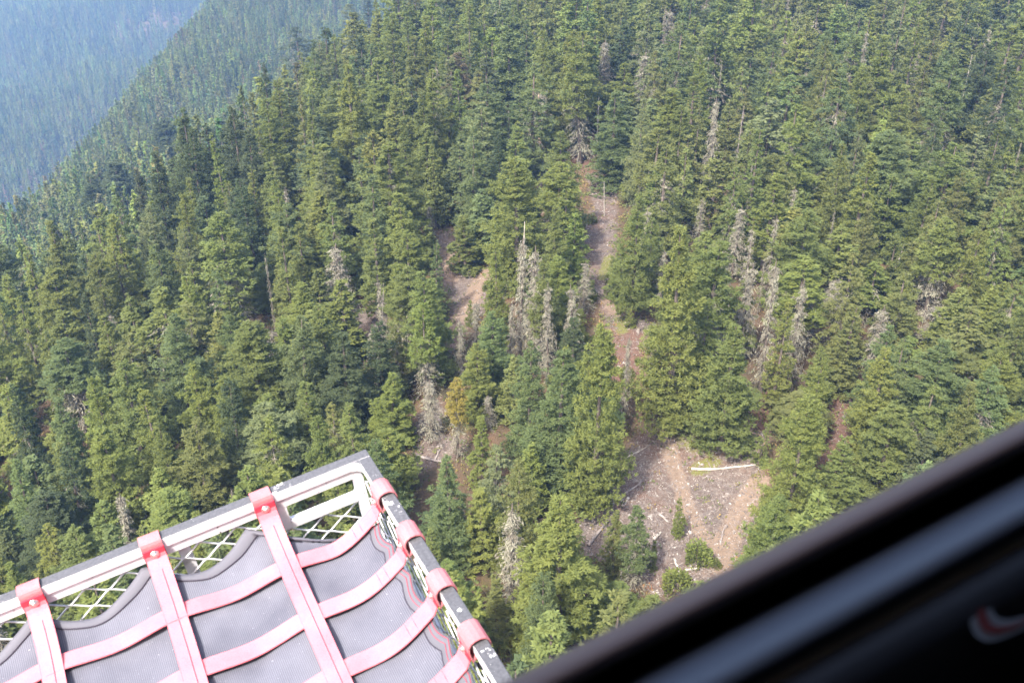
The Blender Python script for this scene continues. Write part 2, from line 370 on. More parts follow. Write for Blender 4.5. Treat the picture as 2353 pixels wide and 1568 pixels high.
Vb, Fb = leaves(np.stack([np.cos(a_)*q_*1.7*(1+.3*np.sin(a_*3)), np.sin(a_)*q_*1.7, zz_], 1), np.stack([np.cos(a_), np.sin(a_), r.normal(.5, .4, 900)], 1), r.normal(0, .6, (900, 3))+np.array([0, 0, 1]), r.uniform(.25, .5, 900), r.uniform(.12, .24, 900))
proto('bush0', 2.3, 1.7, [('leaves', (Vb, Fb), M_FOL), ('stem', trunk_vf(r, 1.6, .06, .02), M_BARK)])

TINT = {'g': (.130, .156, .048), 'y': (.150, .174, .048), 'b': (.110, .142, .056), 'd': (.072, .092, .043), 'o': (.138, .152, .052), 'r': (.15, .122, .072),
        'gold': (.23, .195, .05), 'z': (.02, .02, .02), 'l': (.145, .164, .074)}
TWORD = {'g': 'mid green', 'y': 'bright yellow-green', 'b': 'bluish green', 'd': 'dark green', 'o': 'olive green', 'r': 'rusty brown', 'gold': 'golden yellow', 'l': 'pale green', 'z': 'grey'}
KWORD = {'fir': ('fir_tree', 'broad fir', 'tree'), 'spire': ('spruce_tree', 'narrow spruce', 'tree'), 'hem': ('hemlock_tree', 'drooping hemlock', 'tree'),
         'half': ('half_dead_tree', 'conifer with grey bare lower boughs', 'tree'), 'snag': ('dead_tree', 'dead twiggy conifer', 'dead tree'), 'pole': ('bare_snag', 'bare dead trunk', 'dead tree'),
         'flat': ('dead_pine', 'dead flat-topped pine', 'dead tree'), 'young': ('young_conifer', 'young conifer', 'tree'), 'bush': ('shrub', 'low bush', 'bush')}
PLACED = []          # x, y, crown radius, projected size
used_labels = set()
def plant(key, x, y, h, wd, tint, label=None, rz=None, tilt=0, jit=.0):
    H, Rr, parts = PROTO[key]; z = float(ground(x, y))-.1
    kind = key.rstrip('0123456789'); nm, desc, cat = KWORD[kind]
    o = empty(nm, (x, y, z)); o.scale = (wd/Rr, wd/Rr, h/H); o.rotation_euler = (tilt*.6+float(rng.normal(0, .025)), tilt+float(rng.normal(0, .025)), rng.random()*6.283 if rz is None else rz)
    col = TINT[tint] if isinstance(tint, str) else tint
    jj = rng.normal(1, jit)*rng.normal(1, jit*.35, 3); col = [float(max(.01, c*j)) for c, j in zip(col, jj)]
    tip = z+h; u, v, _ = proj(x, y, tip); u, v = float(u), float(v)
    if label is None:
        tw = TWORD[tint]; size = 'huge ' if h > 31 else 'tall ' if h > 26 else 'small ' if h < 14 else ''
        if kind in ('snag', 'pole', 'flat'): tw = 'grey'
        pu, pv = u/23.52, v/15.68
        if pv > 0.5:
            w3 = 'its tip %d percent across and %d percent down the photo' % (round(pu), round(pv))
        else:
            w3 = 'tip cropped by the top edge, trunk %d percent across the photo' % round(pu)
        if kind == 'half': desc = 'grey-skirted conifer'
        label = f'{size}{tw} {desc}, {w3}'
        kx = 0
        while label in used_labels and kx < 4:
            kx += 1; label = f'{["wider", "thinner", "darker", "paler"][kx-1]} {tw} {desc}, {w3}'
    used_labels.add(label)
    tag(o, label, cat, {'snag': 'dead conifers among the green trees', 'pole': 'bare dead trunks in the forest', 'bush': 'bushes in the clearings', 'young': 'young conifers around the clearings'}.get(kind, 'conifers on the near slope'))
    for pn, pm_ in parts:
        p = bpy.data.objects.new(pn, pm_); COL.objects.link(p); p.parent = o; p['tint'] = col
    PLACED.append((x, y, wd))
    return o
def plantpx(key, u, vt, vb, wpx, tint, label=None, **kw):
    """stand a tree on the ground so that it runs from base height vb to tip (u, vt)"""
    nadir = CY+FPX*math.tan(math.pi/2-PITCH)
    ub = CX+(u-CX)*(nadir-vb)/(nadir-vt)
    x, y = hit(ub, vb); g = float(ground(x, y))
    lo, hi = .5, 60
    for _ in range(30):
        m = (lo+hi)/2; _, v, _ = proj(x, y, g+m)
        if v > vt: lo = m
        else: hi = m
    _, _, d = proj(x, y, g+lo*.4)
    return plant(key, x, y, lo, max(.35, wpx/2*(1.26 if key[:3] in ('fir', 'spi', 'hem') else 1.35 if key[:3] in ('sna', 'hal') else 1.0)*float(d)/FPX), tint, label, **kw)

# ------------------------------------------------------------------ the trees one can single out: kind, tip u, tip v, foot v, crown width, tint, label
H_ = [
 # around the lower clearing
 ('fir2',1385,745,1178,128,'y','tall bright yellow-green column-like fir at the left edge of the lower stony clearing'),
 ('fir1',1215,788,1065,95,'b','bluish fir just right of the thick grey twig trees, upper centre of the lower half'),
 ('fir0',1290,800,1125,150,'b','broad bluish green fir directly left of the bright column-like fir'),
 ('fir4',1580,520,985,160,'y','huge bright fir whose foot stands at the top of the lower clearing path'),
 ('fir0',1690,745,1035,140,'g','round-shouldered green fir overhanging the upper right of the lower clearing'),
 ('fir2',1855,912,1235,120,'y','yellow-green fir on the right edge of the lower clearing beside the tan path'),
 ('fir1',1882,822,1100,76,'y','yellow-green fir left of the narrow reddish bare strip'),
 ('young1',1757,970,1068,46,'g','slim dark young conifer on the clearing edge, right of the brown log'),
 ('fir0',1290,1140,1500,210,'y','huge bright green fir nearest the camera at the bottom between basket and window sill'),
 ('spire0',1105,1120,1300,105,'y','yellow-green conifer to the right of the basket corner, above the second loop'),
 ('fir3',1190,1065,1330,100,'o','olive conifer with sparse crown left of the stony clearing, above a grey snag'),
 ('spire1',1107,955,1125,62,'y','slim vivid green spire in the gap just above the basket'),
 ('half2',1045,862,1050,46,'gold','slim golden-yellow conifer, the only golden one in the middle of the forest'),
 ('fir1',1092,788,965,92,'y','bright conifer directly right of the golden tree'),
 ('fir0',888,858,1025,105,'y','bright green round fir with its lower edge just above the basket corner'),
 ('fir3',893,985,1140,115,'y','bright green tree right behind the corner of the basket'),
 ('hem1',905,738,905,70,'o','olive drooping tree with a bare lower trunk standing before the upper dirt clearing'),
 ('fir3',935,535,735,95,'y','bright fir with exposed pale trunk left of the tan dirt patch'),
 ('fir1',985,622,868,115,'g','green fir in front of the tan dirt patch, left of the hollow'),
 ('spire3',995,558,740,48,'b','thin dark spire rising against the tan dirt patch'),
 ('fir2',1192,362,660,140,'y','tall bright fir in the centre of the photo above a cluster of grey snags'),
 ('fir0',1140,560,800,70,'y','bright narrow fir tucked behind the grey snags right of the tan patch'),
 ('spire1',1066,495,622,75,'g','small rounded green conifer on the upper right rim of the tan dirt patch'),
 ('fir1',1298,300,560,100,'g','broad green fir left of the upper brown strip'),
 ('fir0',1415,208,430,108,'b','bluish green fir directly above the white leaning pole'),
 ('fir4',1535,205,455,160,'y','broad bright fir with wide skirt right of the upper brown strip'),
 ('fir3',1468,450,738,90,'g','green fir with thin trunks showing below, right of the upper brown strip'),
 ('spire2',1430,560,690,60,'g','small fir at the right rim of the reddish hollow'),
 ('fir2',1288,588,800,88,'y','yellow-green fir between the grey snags and the upper brown strip'),
 ('half0',1245,600,860,60,'o','olive conifer with hanging yellow boughs among the grey snags'),
 ('fir1',1325,700,830,66,'y','low yellow-green fir left of the red bare hollow'),
 # snags
 ('snag1',1195,545,840,62,'z','lichen-grey twig tree, left of the pair standing in the very centre'),
 ('snag0',1228,560,850,72,'z','grey twig tree, right of the pair standing in the very centre'),
 ('snag1',1093,690,790,50,'z','grey mossy snag in front of the right end of the tan dirt patch'),
 ('snag2',1343,600,720,42,'z','grey twig tree standing in the upper brown strip'),
 ('snag1',1442,768,985,36,'z','dark thin snag beside the bright column-like fir, against the bare soil'),
 ('snag2',1130,740,860,52,'z','weathered snag right of the tan patch, below the bright narrow fir'),
 ('snag0',768,558,735,80,'z','pinkish tan dead tree alone among green firs, left of the dirt patch'),
 ('snag2',795,640,790,60,'z','pale lichen-hung snag at the foot of the pinkish tan dead tree'),
 ('flat0',1243,208,365,66,'z','flat-topped dead pine with a bare reddish trunk in the upper centre'),
 ('snag0',1175,1150,1410,95,'z','brownish grey dead tree right of the basket side, left of the nearest big fir'),
 ('half1',1470,1168,1352,66,'b','grey-green half-bare tree at the bottom of the stony clearing'),
 ('spire3',1418,1170,1330,66,'o','olive yellow spire at the lower left of the stony clearing'),
 ('snag2',985,870,1010,60,'z','grey hanging twig tree above the dirt gully right of the bright round fir'),
 ('snag1',1120,905,985,48,'z','small grey snag between the golden tree and the bluish fir'),
 ('snag0',1665,560,760,80,'z','grey twiggy snag on the slope above the round-shouldered fir'),
 ('snag1',1790,600,900,62,'z','long grey hanging snag, tallest of those right of the round-shouldered fir'),
 ('snag2',1725,600,830,60,'z','pale grey snag left of the tallest hanging snag on the right slope'),
 ('snag0',2030,700,850,70,'z','brown-grey dead conifer on the right slope, low skirt of twigs'),
 ('snag1',2160,700,800,110,'z','sprawling grey dead tree low on the far right slope'),
 ('snag2',1925,640,740,70,'z','pale twisted dead branches on the right slope, below a green crown'),
 ('snag0',1485,60,210,90,'z','brown dead conifer near the top edge, right of centre'),
 ('snag1',1545,20,160,50,'z','brownish bare conifer near the top edge beside a yellow-green one'),
 ('snag2',1490,120,300,70,'z','grey-brown twig tree below the brown dead conifer at the top'),
 ('snag1',620,760,850,80,'z','tan spread of dead boughs left of centre, over a dark hollow'),
 ('snag0',985,640,660,40,'z','thin grey dead top sticking out beside the dark gap'),
 ('snag1',985,470,548,34,'z','thin grey snag in the dark gap above the tan patch'),
 ('pole0',1392,412,496,15,'z','white leaning bare pole in the upper brown strip'),
 ('pole0',1342,590,660,12,'z','thin white pole left of the grey twig tree in the brown strip'),
 ('pole1',1940,245,395,22,'z','white forked bare trunk high on the right slope'),
 ('pole1',1992,370,450,26,'z','white-tipped bare trunk with drooping twigs, right of the forked one'),
 ('pole1',1705,240,410,20,'z','tall brown bare trunk against a dark gap on the right slope'),
 ('pole0',2065,560,650,20,'z','thick grey broken trunk on the right slope'),
 ('pole0',2235,125,260,12,'z','thin grey leaning pole near the upper right corner'),
 ('pole0',1633,130,215,14,'z','short white bare top above the yellow-green fir, upper right of centre'),
 ('pole1',857,645,850,14,'z','thin grey pole before the small left dirt patch'),
 ('pole0',215,565,635,14,'z','pale bare pole, left one of the pair at the left side'),
 ('pole0',238,575,625,10,'z','pale bare pole, right one of the pair at the left side'),
 ('pole0',498,880,945,8,'z','thin pale pole in the dark hollow left of centre'),
 ('pole0',1375,225,345,20,'z','grey bare stem beside the bluish fir in the upper centre'),
 ('flat0',505,570,660,50,'z','white-topped dead pine with bent trunk, left of centre'),
 ('half0',1050,120,330,70,'r','reddish dead-looking conifer in the upper centre'),
 ('snag1',1168,690,865,34,'z','slender dead trunk with short twigs just right of the mossy snag by the tan patch'),
 ('snag2',1262,650,880,44,'z','greyish brown twig tree immediately right of the central pair of grey twig trees'),
 ('snag0',1055,730,870,34,'z','thin dead stem with drooping twigs in the shade below the tan dirt patch'),
 ('pole1',1215,470,640,16,'z','bare stem with short side twigs rising among the tall centre fir'),
 ('snag1',1508,735,880,34,'z','small twiggy snag at the right rim of the reddish hollow'),
 ('snag0',1850,640,880,54,'z','shaggy dead conifer between the bushy fir and the pointed fir on the right slope'),
 ('snag1',2110,880,990,44,'z','low dead twig tree above the window sill on the right'),
 ('snag2',1700,470,640,50,'z','brownish twig tree beside the tall brown bare trunk'),
 ('pole1',1130,640,800,14,'z','thin forked bare stem at the right rim of the tan dirt patch'),
 ('snag0',875,640,820,34,'z','thin dead conifer behind the bright fir left of the tan dirt patch'),
 ('snag2',1390,90,250,50,'z','dark twiggy dead conifer near the top, right of the two rich green ones'),
 # upper centre
 ('fir1',1112,195,440,140,'b','rounded bluish pine in the upper centre, left of the flat-topped dead pine'),
 ('spire2',1035,135,340,95,'l','pale green tall conifer left of the rounded bluish pine'),
 ('fir0',1175,80,235,85,'g','rich green conifer near the top centre, left of two'),
 ('fir3',1252,80,230,80,'g','rich green conifer near the top centre, right of two'),
 ('spire0',1345,75,260,80,'o','olive green spire above the bluish green fir'),
 ('fir2',880,185,400,110,'g','tall green fir left of the pale green conifer, on the ridge'),
 ('fir0',885,330,620,185,'g','very broad green fir left of the dark gap, upper left of centre'),
 ('fir1',770,190,420,150,'g','broad green fir on the ridge edge right of the dark ragged pair'),
 ('fir4',745,330,540,130,'y','green fir below the ridge edge with loose boughs'),
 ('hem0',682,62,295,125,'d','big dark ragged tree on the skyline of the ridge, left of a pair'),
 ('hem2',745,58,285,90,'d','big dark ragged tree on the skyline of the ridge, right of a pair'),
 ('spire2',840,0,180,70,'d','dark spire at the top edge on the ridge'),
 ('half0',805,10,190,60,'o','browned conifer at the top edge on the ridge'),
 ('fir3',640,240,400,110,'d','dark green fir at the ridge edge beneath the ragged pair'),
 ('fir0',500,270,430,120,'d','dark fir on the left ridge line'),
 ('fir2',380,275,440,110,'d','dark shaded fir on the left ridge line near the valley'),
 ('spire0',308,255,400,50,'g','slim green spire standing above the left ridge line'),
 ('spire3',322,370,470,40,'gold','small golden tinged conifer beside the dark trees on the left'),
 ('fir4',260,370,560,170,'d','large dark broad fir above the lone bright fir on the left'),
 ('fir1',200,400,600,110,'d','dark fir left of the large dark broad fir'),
 ('spire1',268,490,735,88,'y','lone bright yellow-green fir on the left, in front of dark trees'),
 ('fir3',345,470,690,80,'l','pale green loose conifer right of the lone bright fir'),
 ('hem1',520,420,580,60,'o','olive drooping spire left of centre'),
 ('fir1',655,470,700,130,'b','deep bluish green fir left of the pinkish tan dead tree'),
 ('spire0',730,420,560,90,'g','mid green fir above the pinkish tan dead tree'),
 ('spire3',575,385,600,60,'y','bright narrow conifer with yellow tips left of centre'),
 ('hem0',625,360,520,70,'o','dark-boughed drooping conifer left of the deep bluish fir'),
 ('fir2',570,740,985,160,'g','broad green fir over the dark hollow left of centre'),
 ('fir4',690,650,830,130,'y','bright spreading fir below the pinkish tan dead tree'),
 ('fir0',740,700,945,140,'g','full green fir left of the thin grey pole'),
 ('hem2',430,690,900,130,'o','olive tree with long hanging boughs in the lower left'),
 ('fir3',620,925,1110,150,'l','pale spreading tree just above the basket rail'),
 ('spire1',690,880,1060,90,'g','green conifer right of the pale spreading tree above the basket'),
 ('hem0',760,920,1110,90,'o','shaggy conifer above the basket left of its corner'),
 ('fir1',440,965,1195,130,'o','wide olive fir in the lower left above the basket rail'),
 ('spire0',340,900,1150,90,'y','bright tall conifer in the lower left'),
 ('fir2',235,985,1230,110,'y','yellow-green fir low on the left'),
 ('spire1',140,1020,1210,80,'g','green spire near the lower left corner'),
 ('fir0',1030,1045,1300,105,'b','bluish fir immediately right of the basket corner'),
 ('spire2',985,1210,1350,60,'g','narrow dim conifer touching the basket side'),
 ('spire3',1140,1320,1480,80,'o','olive conifer at the bottom left of the nearest big fir'),
 ('fir1',1220,1440,1540,80,'y','bright low treetop at the bottom edge, right of the golden bush'),
 ('fir3',1420,1340,1450,110,'g','low green crown against the dark window sill at the bottom'),
 # right slope
 ('fir2',1625,20,160,70,'b','pale bluish spruce near the top, right of centre'),
 ('spire0',1600,180,420,90,'g','green fir right of the broad skirted fir, mid right'),
 ('fir2',2050,300,560,150,'b','large bluish fir with long layered boughs on the right slope'),
 ('fir1',2190,330,600,150,'g','large deep green fir with layered boughs near the right edge'),
 ('spire0',2330,60,300,90,'y','yellow-green conifer close to the upper right corner'),
 ('fir4',1990,150,380,120,'o','olive layered fir on the upper right slope'),
 ('spire1',1780,400,640,100,'y','yellow-green pointed fir in the middle of the right slope'),
 ('fir3',1855,480,720,130,'g','green bushy fir left of the twisted dead branches'),
 ('spire2',1960,700,900,90,'o','olive fir below the twisted dead branches'),
 ('fir0',2045,800,1050,112,'y','yellow-green fir right of the narrow reddish bare strip'),
 ('fir1',2180,780,1040,140,'b','bluish green broad fir low on the right, above the window sill'),
 ('fir3',2310,820,1030,120,'y','bright spreading fir at the right edge just above the sill'),
 ('hem2',2080,620,820,110,'o','olive drooping tree right of the thick grey broken trunk'),
 ('spire3',1940,1010,1190,110,'g','green conifer between reddish strip and window sill'),
 ('fir2',2060,930,1130,130,'g','leafy green fir leaning over the window sill on the right'),
 ('fir4',1800,1090,1260,100,'y','yellow-green fir at the foot of the tan path near the sill'),
 ('half1',1650,560,800,90,'o','olive half-bare fir on the slope left of the pale grey snag'),
 ('fir1',1500,505,690,80,'g','green fir left of the huge bright one'),
 ('hem1',1715,640,820,80,'o','drooping olive conifer behind the round-shouldered fir'),
 # bushes and young trees
 ('young0',1362,640,690,28,'g','small conifer on the left rim of the upper brown strip'),
 ('young1',1408,590,650,34,'g','small conifer on the right rim of the upper brown strip'),
 ('young0',1450,700,752,30,'y','small bright conifer at the top of the reddish hollow'),
 ('young1',1078,690,748,30,'g','small conifer at the lower end of the tan dirt patch'),
 ('bush0',1362,492,512,22,'o','olive bush in the upper brown strip below the white leaning pole'),
 ('bush0',1125,640,668,30,'g','green bush at the right end of the tan dirt patch'),
 ('bush0',1440,840,868,36,'o','olive bush at the lower end of the reddish hollow'),
 ('young0',1566,1146,1232,44,'y','little yellow-green conifer alone in the middle of the stony clearing'),
 ('bush0',1606,1238,1292,62,'y','rounded green bush between the two tan paths'),
 ('bush0',1560,1308,1352,70,'y','yellowish bush cut off by the window sill, lower clearing'),
 ('bush0',1647,1280,1302,24,'g','tiny green bush on the tan path near the sill'),
 ('bush0',1745,1215,1240,40,'gold','small yellow bush at the right edge of the lower clearing'),
 ('bush0',1160,1462,1500,40,'gold','golden yellow bush beside the basket side at the bottom'),
 ('young1',1505,1240,1310,30,'g','small dim young conifer leaning beside the half-bare tree'),
]
for key, u, vt, vb, wpx, tint, lab in H_:
    plantpx(key, u, vt, vb, wpx, tint, lab, jit=.04, tilt=.06*rng.normal() if key.startswith('pole') else 0)

# ------------------------------------------------------------------ the rest of the near forest
cell = {}
def near_ok(x, y, rad):
    cx_, cy_ = int(x//8), int(y//8)
    for a in range(cx_-1, cx_+2):
        for b in range(cy_-1, cy_+2):
            for (px, py, pr) in cell.get((a, b), ()):
                if math.hypot(px-x, py-y) < (pr+rad)*.64: return False
    return True
def put(x, y, rad): cell.setdefault((int(x//8), int(y//8)), []).append((x, y, rad))
for (x, y, rr) in PLACED: put(x, y, min(rr, 4))
PXP = [np.array(p, float) for k, p in POLY.items() if k not in ('left', 'gap2', 'low3', 'corner')]
def blocks(x, y, g, h, rad):
    f = np.repeat(np.array([0.02, .2, .4, .6, .8, .95]), 3); s = np.tile(np.array([-.95, 0, .95]), 6)
    u, v, d = proj(x, y, g+h*f); uu = u+s*rad*(1-f)*FPX/d
    if not (900 < u.max() and u.min() < 1990): 
        if u.max() < 780 or u.min() > 1990: return False
    for P in PXP:
        if inpoly(uu, v, P).any(): return True
    return False
r = r_(5); cand = []
tries = 26000
bx = r.uniform(-190, 330, tries); by = r.uniform(45, 560, tries)
for x, y in zip(bx, by):
    g = float(ground(x, y))
    if x < -98+(max(y, 200)-225)*.33-14: continue
    u, v, d = proj(x, y, g+12)
    if d < 20 or u < -260 or u > 2620 or v < -260 or v > 1750: continue
    rad = r.uniform(2.9, 5.6)
    if not near_ok(x, y, rad): continue
    far_ = min(1, max(0, (float(d)-130)/130)); rad *= 1+.42*far_; h = r.uniform(11.5, 21)*(.7+.3*rad/4.5)*(1+.48*far_)*(1 if r.random() > .2 else r.uniform(.45, .75))
    if not near_ok(x, y, rad): continue
    if blocks(x, y, g, h, rad): continue
    right = u > 1480 and v < 1100
    q = r.random()
    if right: kind = 'fir' if q < .42 else 'hem' if q < .68 else 'spire' if q < .78 else 'half' if q < .91 else 'snag' if q < .975 else 'pole'
    else: kind = 'fir' if q < .60 else 'spire' if q < .78 else 'hem' if q < .88 else 'half' if q < .955 else 'snag' if q < .985 else 'pole'
    if 850 < u < 1950 and 350 < v < 1050 and kind in ('fir', 'spire') and r.random() < .30: kind = ('half', 'snag', 'half', 'pole', 'half')[int(r.integers(5))]
    if kind in ('snag', 'pole'): h *= .8; rad = min(rad, 2.6)
    if kind == 'spire': rad *= .78
    if kind == 'pole': rad = .9
    cnt = {'fir': 5, 'spire': 4, 'hem': 3, 'half': 3, 'snag': 3, 'pole': 2}[kind]
    key = kind+str(r.integers(cnt))
    tt = r.random()
    tint = ('y' if tt < .28 else 'g' if tt < .55 else 'o' if tt < .80 else 'b' if tt < .9 else 'l' if tt < .96 else 'd') if right else \
           ('y' if tt < .30 else 'g' if tt < .62 else 'b' if tt < .80 else 'o' if tt < .90 else 'd' if tt < .97 else 'l')
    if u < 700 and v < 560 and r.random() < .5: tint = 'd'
    put(x, y, rad); cand.append((float(d), x, y, h, rad, key, tint, float(u), float(v)))
# the largest in view become trees of their own; those behind and outside are the mass
def seen_size(c):
    d, x, y, h, rad, key, tint, u, v = c
    sill = 1568-(u-1180)*.519
    inside = -20 < u < 2372 and -10 < v < 1568 and v < sill-10
    if u < 1150 and v > 1365-u*.399 and u < 840+(v-1030)*.64: inside = False
    ut, vt, _ = proj(x, y, float(ground(x, y))+h)
    if vt < 8: inside = False
    return (h/d if inside else 0)
cand.sort(key=seen_size, reverse=True)
NIND = 300-len([1 for k in H_ if k[0][:3] in ('fir', 'spi', 'hem', 'hal', 'sna')])
rest = []
for i, c in enumerate(cand):
    d, x, y, h, rad, key, tint, u, v = c
    if i < NIND and seen_size(c) > 0: plant(key, x, y, h, rad, tint, jit=.07)
    else: rest.append(c)
print('individual', len(PLACED), 'rest', len(rest))

# ------------------------------------------------------------------ the forest as a mass: one object of points that carry trees
def forest(name, protos, P, vi, rot, scl, tint, label):
    me = bpy.data.meshes.new(name); me.vertices.add(len(P)); me.vertices.foreach_set('co', np.asarray(P, np.float32).ravel())
    for nm, ty, arr in (('vi', 'INT', vi), ('rz', 'FLOAT', rot), ('scl', 'FLOAT_VECTOR', scl), ('tint', 'FLOAT_VECTOR', tint)):
        a = me.attributes.new(nm, ty, 'POINT')
        if ty == 'FLOAT_VECTOR': a.data.foreach_set('vector', np.asarray(arr, np.float32).ravel())
        else: a.data.foreach_set('value', np.asarray(arr, np.int32 if ty == 'INT' else np.float32))
    o = add(name, me); tag(o, label, kind='stuff')
    cc = bpy.data.collections.new(name+'_kinds')
    for i, (V, Fq, mi, mats) in enumerate(protos):
        m_ = npmesh(f'{name}_tree', V, Fq, mats, matidx=mi); ob = bpy.data.objects.new(f'kind_{i:02d}', m_); cc.objects.link(ob)
    ng = bpy.data.node_groups.new(name, 'GeometryNodeTree')
    ng.interface.new_socket('Geometry', in_out='INPUT', socket_type='NodeSocketGeometry'); ng.interface.new_socket('Geometry', in_out='OUTPUT', socket_type='NodeSocketGeometry')
    gi = ng.nodes.new('NodeGroupInput'); go = ng.nodes.new('NodeGroupOutput')
    ci = ng.nodes.new('GeometryNodeCollectionInfo'); ci.inputs['Collection'].default_value = cc; ci.inputs['Separate Children'].default_value = True; ci.inputs['Reset Children'].default_value = True
    ip = ng.nodes.new('GeometryNodeInstanceOnPoints'); ip.inputs['Pick Instance'].default_value = True
    def na(nm, ty):
        n = ng.nodes.new('GeometryNodeInputNamedAttribute'); n.data_type = ty; n.inputs['Name'].default_value = nm; return n.outputs['Attribute']
    cx = ng.nodes.new('ShaderNodeCombineXYZ'); er = ng.nodes.new('FunctionNodeEulerToRotation')
    ng.links.new(na('rz', 'FLOAT'), cx.inputs[2]); ng.links.new(cx.outputs[0], er.inputs[0])
    ng.links.new(gi.outputs[0], ip.inputs['Points']); ng.links.new(ci.outputs[0], ip.inputs['Instance'])
    ng.links.new(na('vi', 'INT'), ip.inputs['Instance Index']); ng.links.new(er.outputs[0], ip.inputs['Rotation']); ng.links.new(na('scl', 'FLOAT_VECTOR'), ip.inputs['Scale'])
    ng.links.new(ip.outputs[0], go.inputs[0])
    md = o.modifiers.new('trees', 'NODES'); md.node_group = ng
    return o
def comb(*parts):
    Vs, Fs, Ms, o = [], [], [], 0
    for V, Fq, mi in parts: Vs.append(V); Fs.append(Fq+o); Ms.append(np.full(len(Fq), mi)); o += len(V)
    return np.concatenate(Vs), np.concatenate(Fs), np.concatenate(Ms)
MATS = [M_FOL, M_BARK, M_DEAD]
mid = []; MIDK = {}
def mk(kind, lst): MIDK[kind] = (len(mid), len(lst)); mid.extend(lst)
mk('fir', [comb((*crown(r_(200+i), 28, 4.3, 2.5, 170, 92, ls=.55, lw=.25, ragged=.24+.04*i, expo=.54+.08*i, q=6, tuft=.55), 0), (*trunk_vf(r_(i), 27.5, .4, n=5, seg=4), 1))+(MATS,) for i in range(4)])
mk('spire', [comb((*crown(r_(210+i), 25, 2.7, 2, 150, 62, up=.5, low=-.2, ls=.5, lw=.23, q=6), 0), (*trunk_vf(r_(i), 24.5, .3, n=5, seg=4), 1))+(MATS,) for i in range(3)])
mk('hem', [comb((*crown(r_(220+i), 27, 4, 4, 120, 76, up=.1, low=-.55, droop=.5, hang=.5, ls=.7, lw=.2, ragged=.42, pad=.2, q=6), 0), (*twigs(r_(i), 27, 3.2, 3, 20, 24, 6), 2), (*trunk_vf(r_(i), 26.5, .36, n=5, seg=4), 1))+(MATS,) for i in range(2)])
mk('half', [comb((*crown(r_(230+i), 26, 3, 11, 100, 66, ls=.55, lw=.24, q=6), 0), (*twigs(r_(i), 26, 3.3, 2, 16, 70, 8, wid=.14), 2), (*trunk_vf(r_(i), 25.5, .3, n=5, seg=4), 1))+(MATS,) for i in range(2)])
mk('snag', [comb((*twigs(r_(i+5), 23, 2.6, 2.5, 22, 130, 9, wid=.14), 2), (*trunk_vf(r_(i), 23, .3, n=5, seg=4), 1))+(MATS,) for i in range(2)])
MIDH = {'fir': (28, 4.3), 'spire': (25, 2.7), 'hem': (27, 4), 'half': (26, 3), 'snag': (23, 2.6)}
P, vi, rot, scl, tn = [], [], [], [], []
r = r_(77)
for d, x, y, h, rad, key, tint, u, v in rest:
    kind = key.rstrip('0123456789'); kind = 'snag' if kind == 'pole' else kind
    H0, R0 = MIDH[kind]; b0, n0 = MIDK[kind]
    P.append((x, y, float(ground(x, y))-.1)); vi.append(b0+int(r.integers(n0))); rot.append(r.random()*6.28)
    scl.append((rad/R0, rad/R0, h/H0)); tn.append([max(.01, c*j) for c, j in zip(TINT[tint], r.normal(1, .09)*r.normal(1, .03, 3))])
forest('forest', mid, P, vi, rot, scl, tn, 'dense conifer forest covering the plateau between the nearer trees')

# far slopes and valley
lowp = []
for i in range(4): lowp.append(comb((*crown(r_(300+i), 25, 3.6+.3*(i % 2), 2, 70, 22, ls=1.25, lw=.6, ragged=.25, jit=.3, q=4, tuft=.7), 0), (*trunk_vf(r_(i), 24, .35, n=4, seg=2), 1))+(MATS,))
for i in range(3): lowp.append(comb((*crown(r_(310+i), 26, 2.6, 2, 60, 18, up=.5, ls=1.2, lw=.55, jit=.3, q=4, tuft=.6), 0), (*trunk_vf(r_(i), 25, .3, n=4, seg=2), 1))+(MATS,))
r = r_(9)
def scatter(x0, x1, y0, y1, sp):
    gx_ = np.arange(x0, x1, sp); gy_ = np.arange(y0, y1, sp); A, B = np.meshgrid(gx_, gy_)
    return (A+r.uniform(-.48, .48, A.shape)*sp).ravel(), (B+r.uniform(-.48, .48, B.shape)*sp).ravel()
x1_, y1_ = scatter(-520, 420, 120, 1500, 6.6)
xc = -98+(np.maximum(y1_, 200)-225)*.33
s_ = SN[0]*x1_+SN[1]*y1_-SN[2]
u_, v_, d_ = proj(x1_, y1_, ground(x1_, y1_)+15)
k1 = (d_ > 30) & (u_ > -200) & (u_ < 2560) & (v_ > -120) & (v_ < 1500) & (s_ < 45) & ((x1_ < xc-11) | (y1_ > 558))
x2_, y2_ = scatter(-1900, 100, 500, 2900, 9.0)
u2, v2, d2 = proj(x2_, y2_, ground(x2_, y2_)+15)
s2 = SN[0]*x2_+SN[1]*y2_-SN[2]
dens = np.sin(x2_*.011+y2_*.006)+np.sin(y2_*.017-x2_*.008)+r.normal(0, .5, x2_.shape)
k2 = (s2 > 45) & (d2 > 30) & (u2 > -160) & (u2 < 1000) & (v2 > -80) & (v2 < 900) & (dens > -1.5)
fx = np.concatenate([x1_[k1], x2_[k2]]); fy = np.concatenate([y1_[k1], y2_[k2]]); nf_ = len(fx)
P = np.stack([fx, fy, ground(fx, fy)-.2], 1)
hh = r.uniform(.62, 1.2, nf_)*np.where(np.arange(nf_) >= k1.sum(), 1.25, 1.05)*(1+.12*np.sin(fx*.02)*np.sin(fy*.017)); ww = hh*r.uniform(.75, 1.25, nf_)
T = np.array([TINT[k] for k in ('g', 'b', 'd', 'l', 'o', 'r')])
ti = r.choice(6, nf_, p=[.34, .27, .17, .14, .07, .01]); tn = T[ti]*np.where(np.arange(nf_)[:, None] >= k1.sum(), 1.25, 1.15)*r.normal(1, .22, (nf_, 1))*r.normal(1, .08, (nf_, 3))
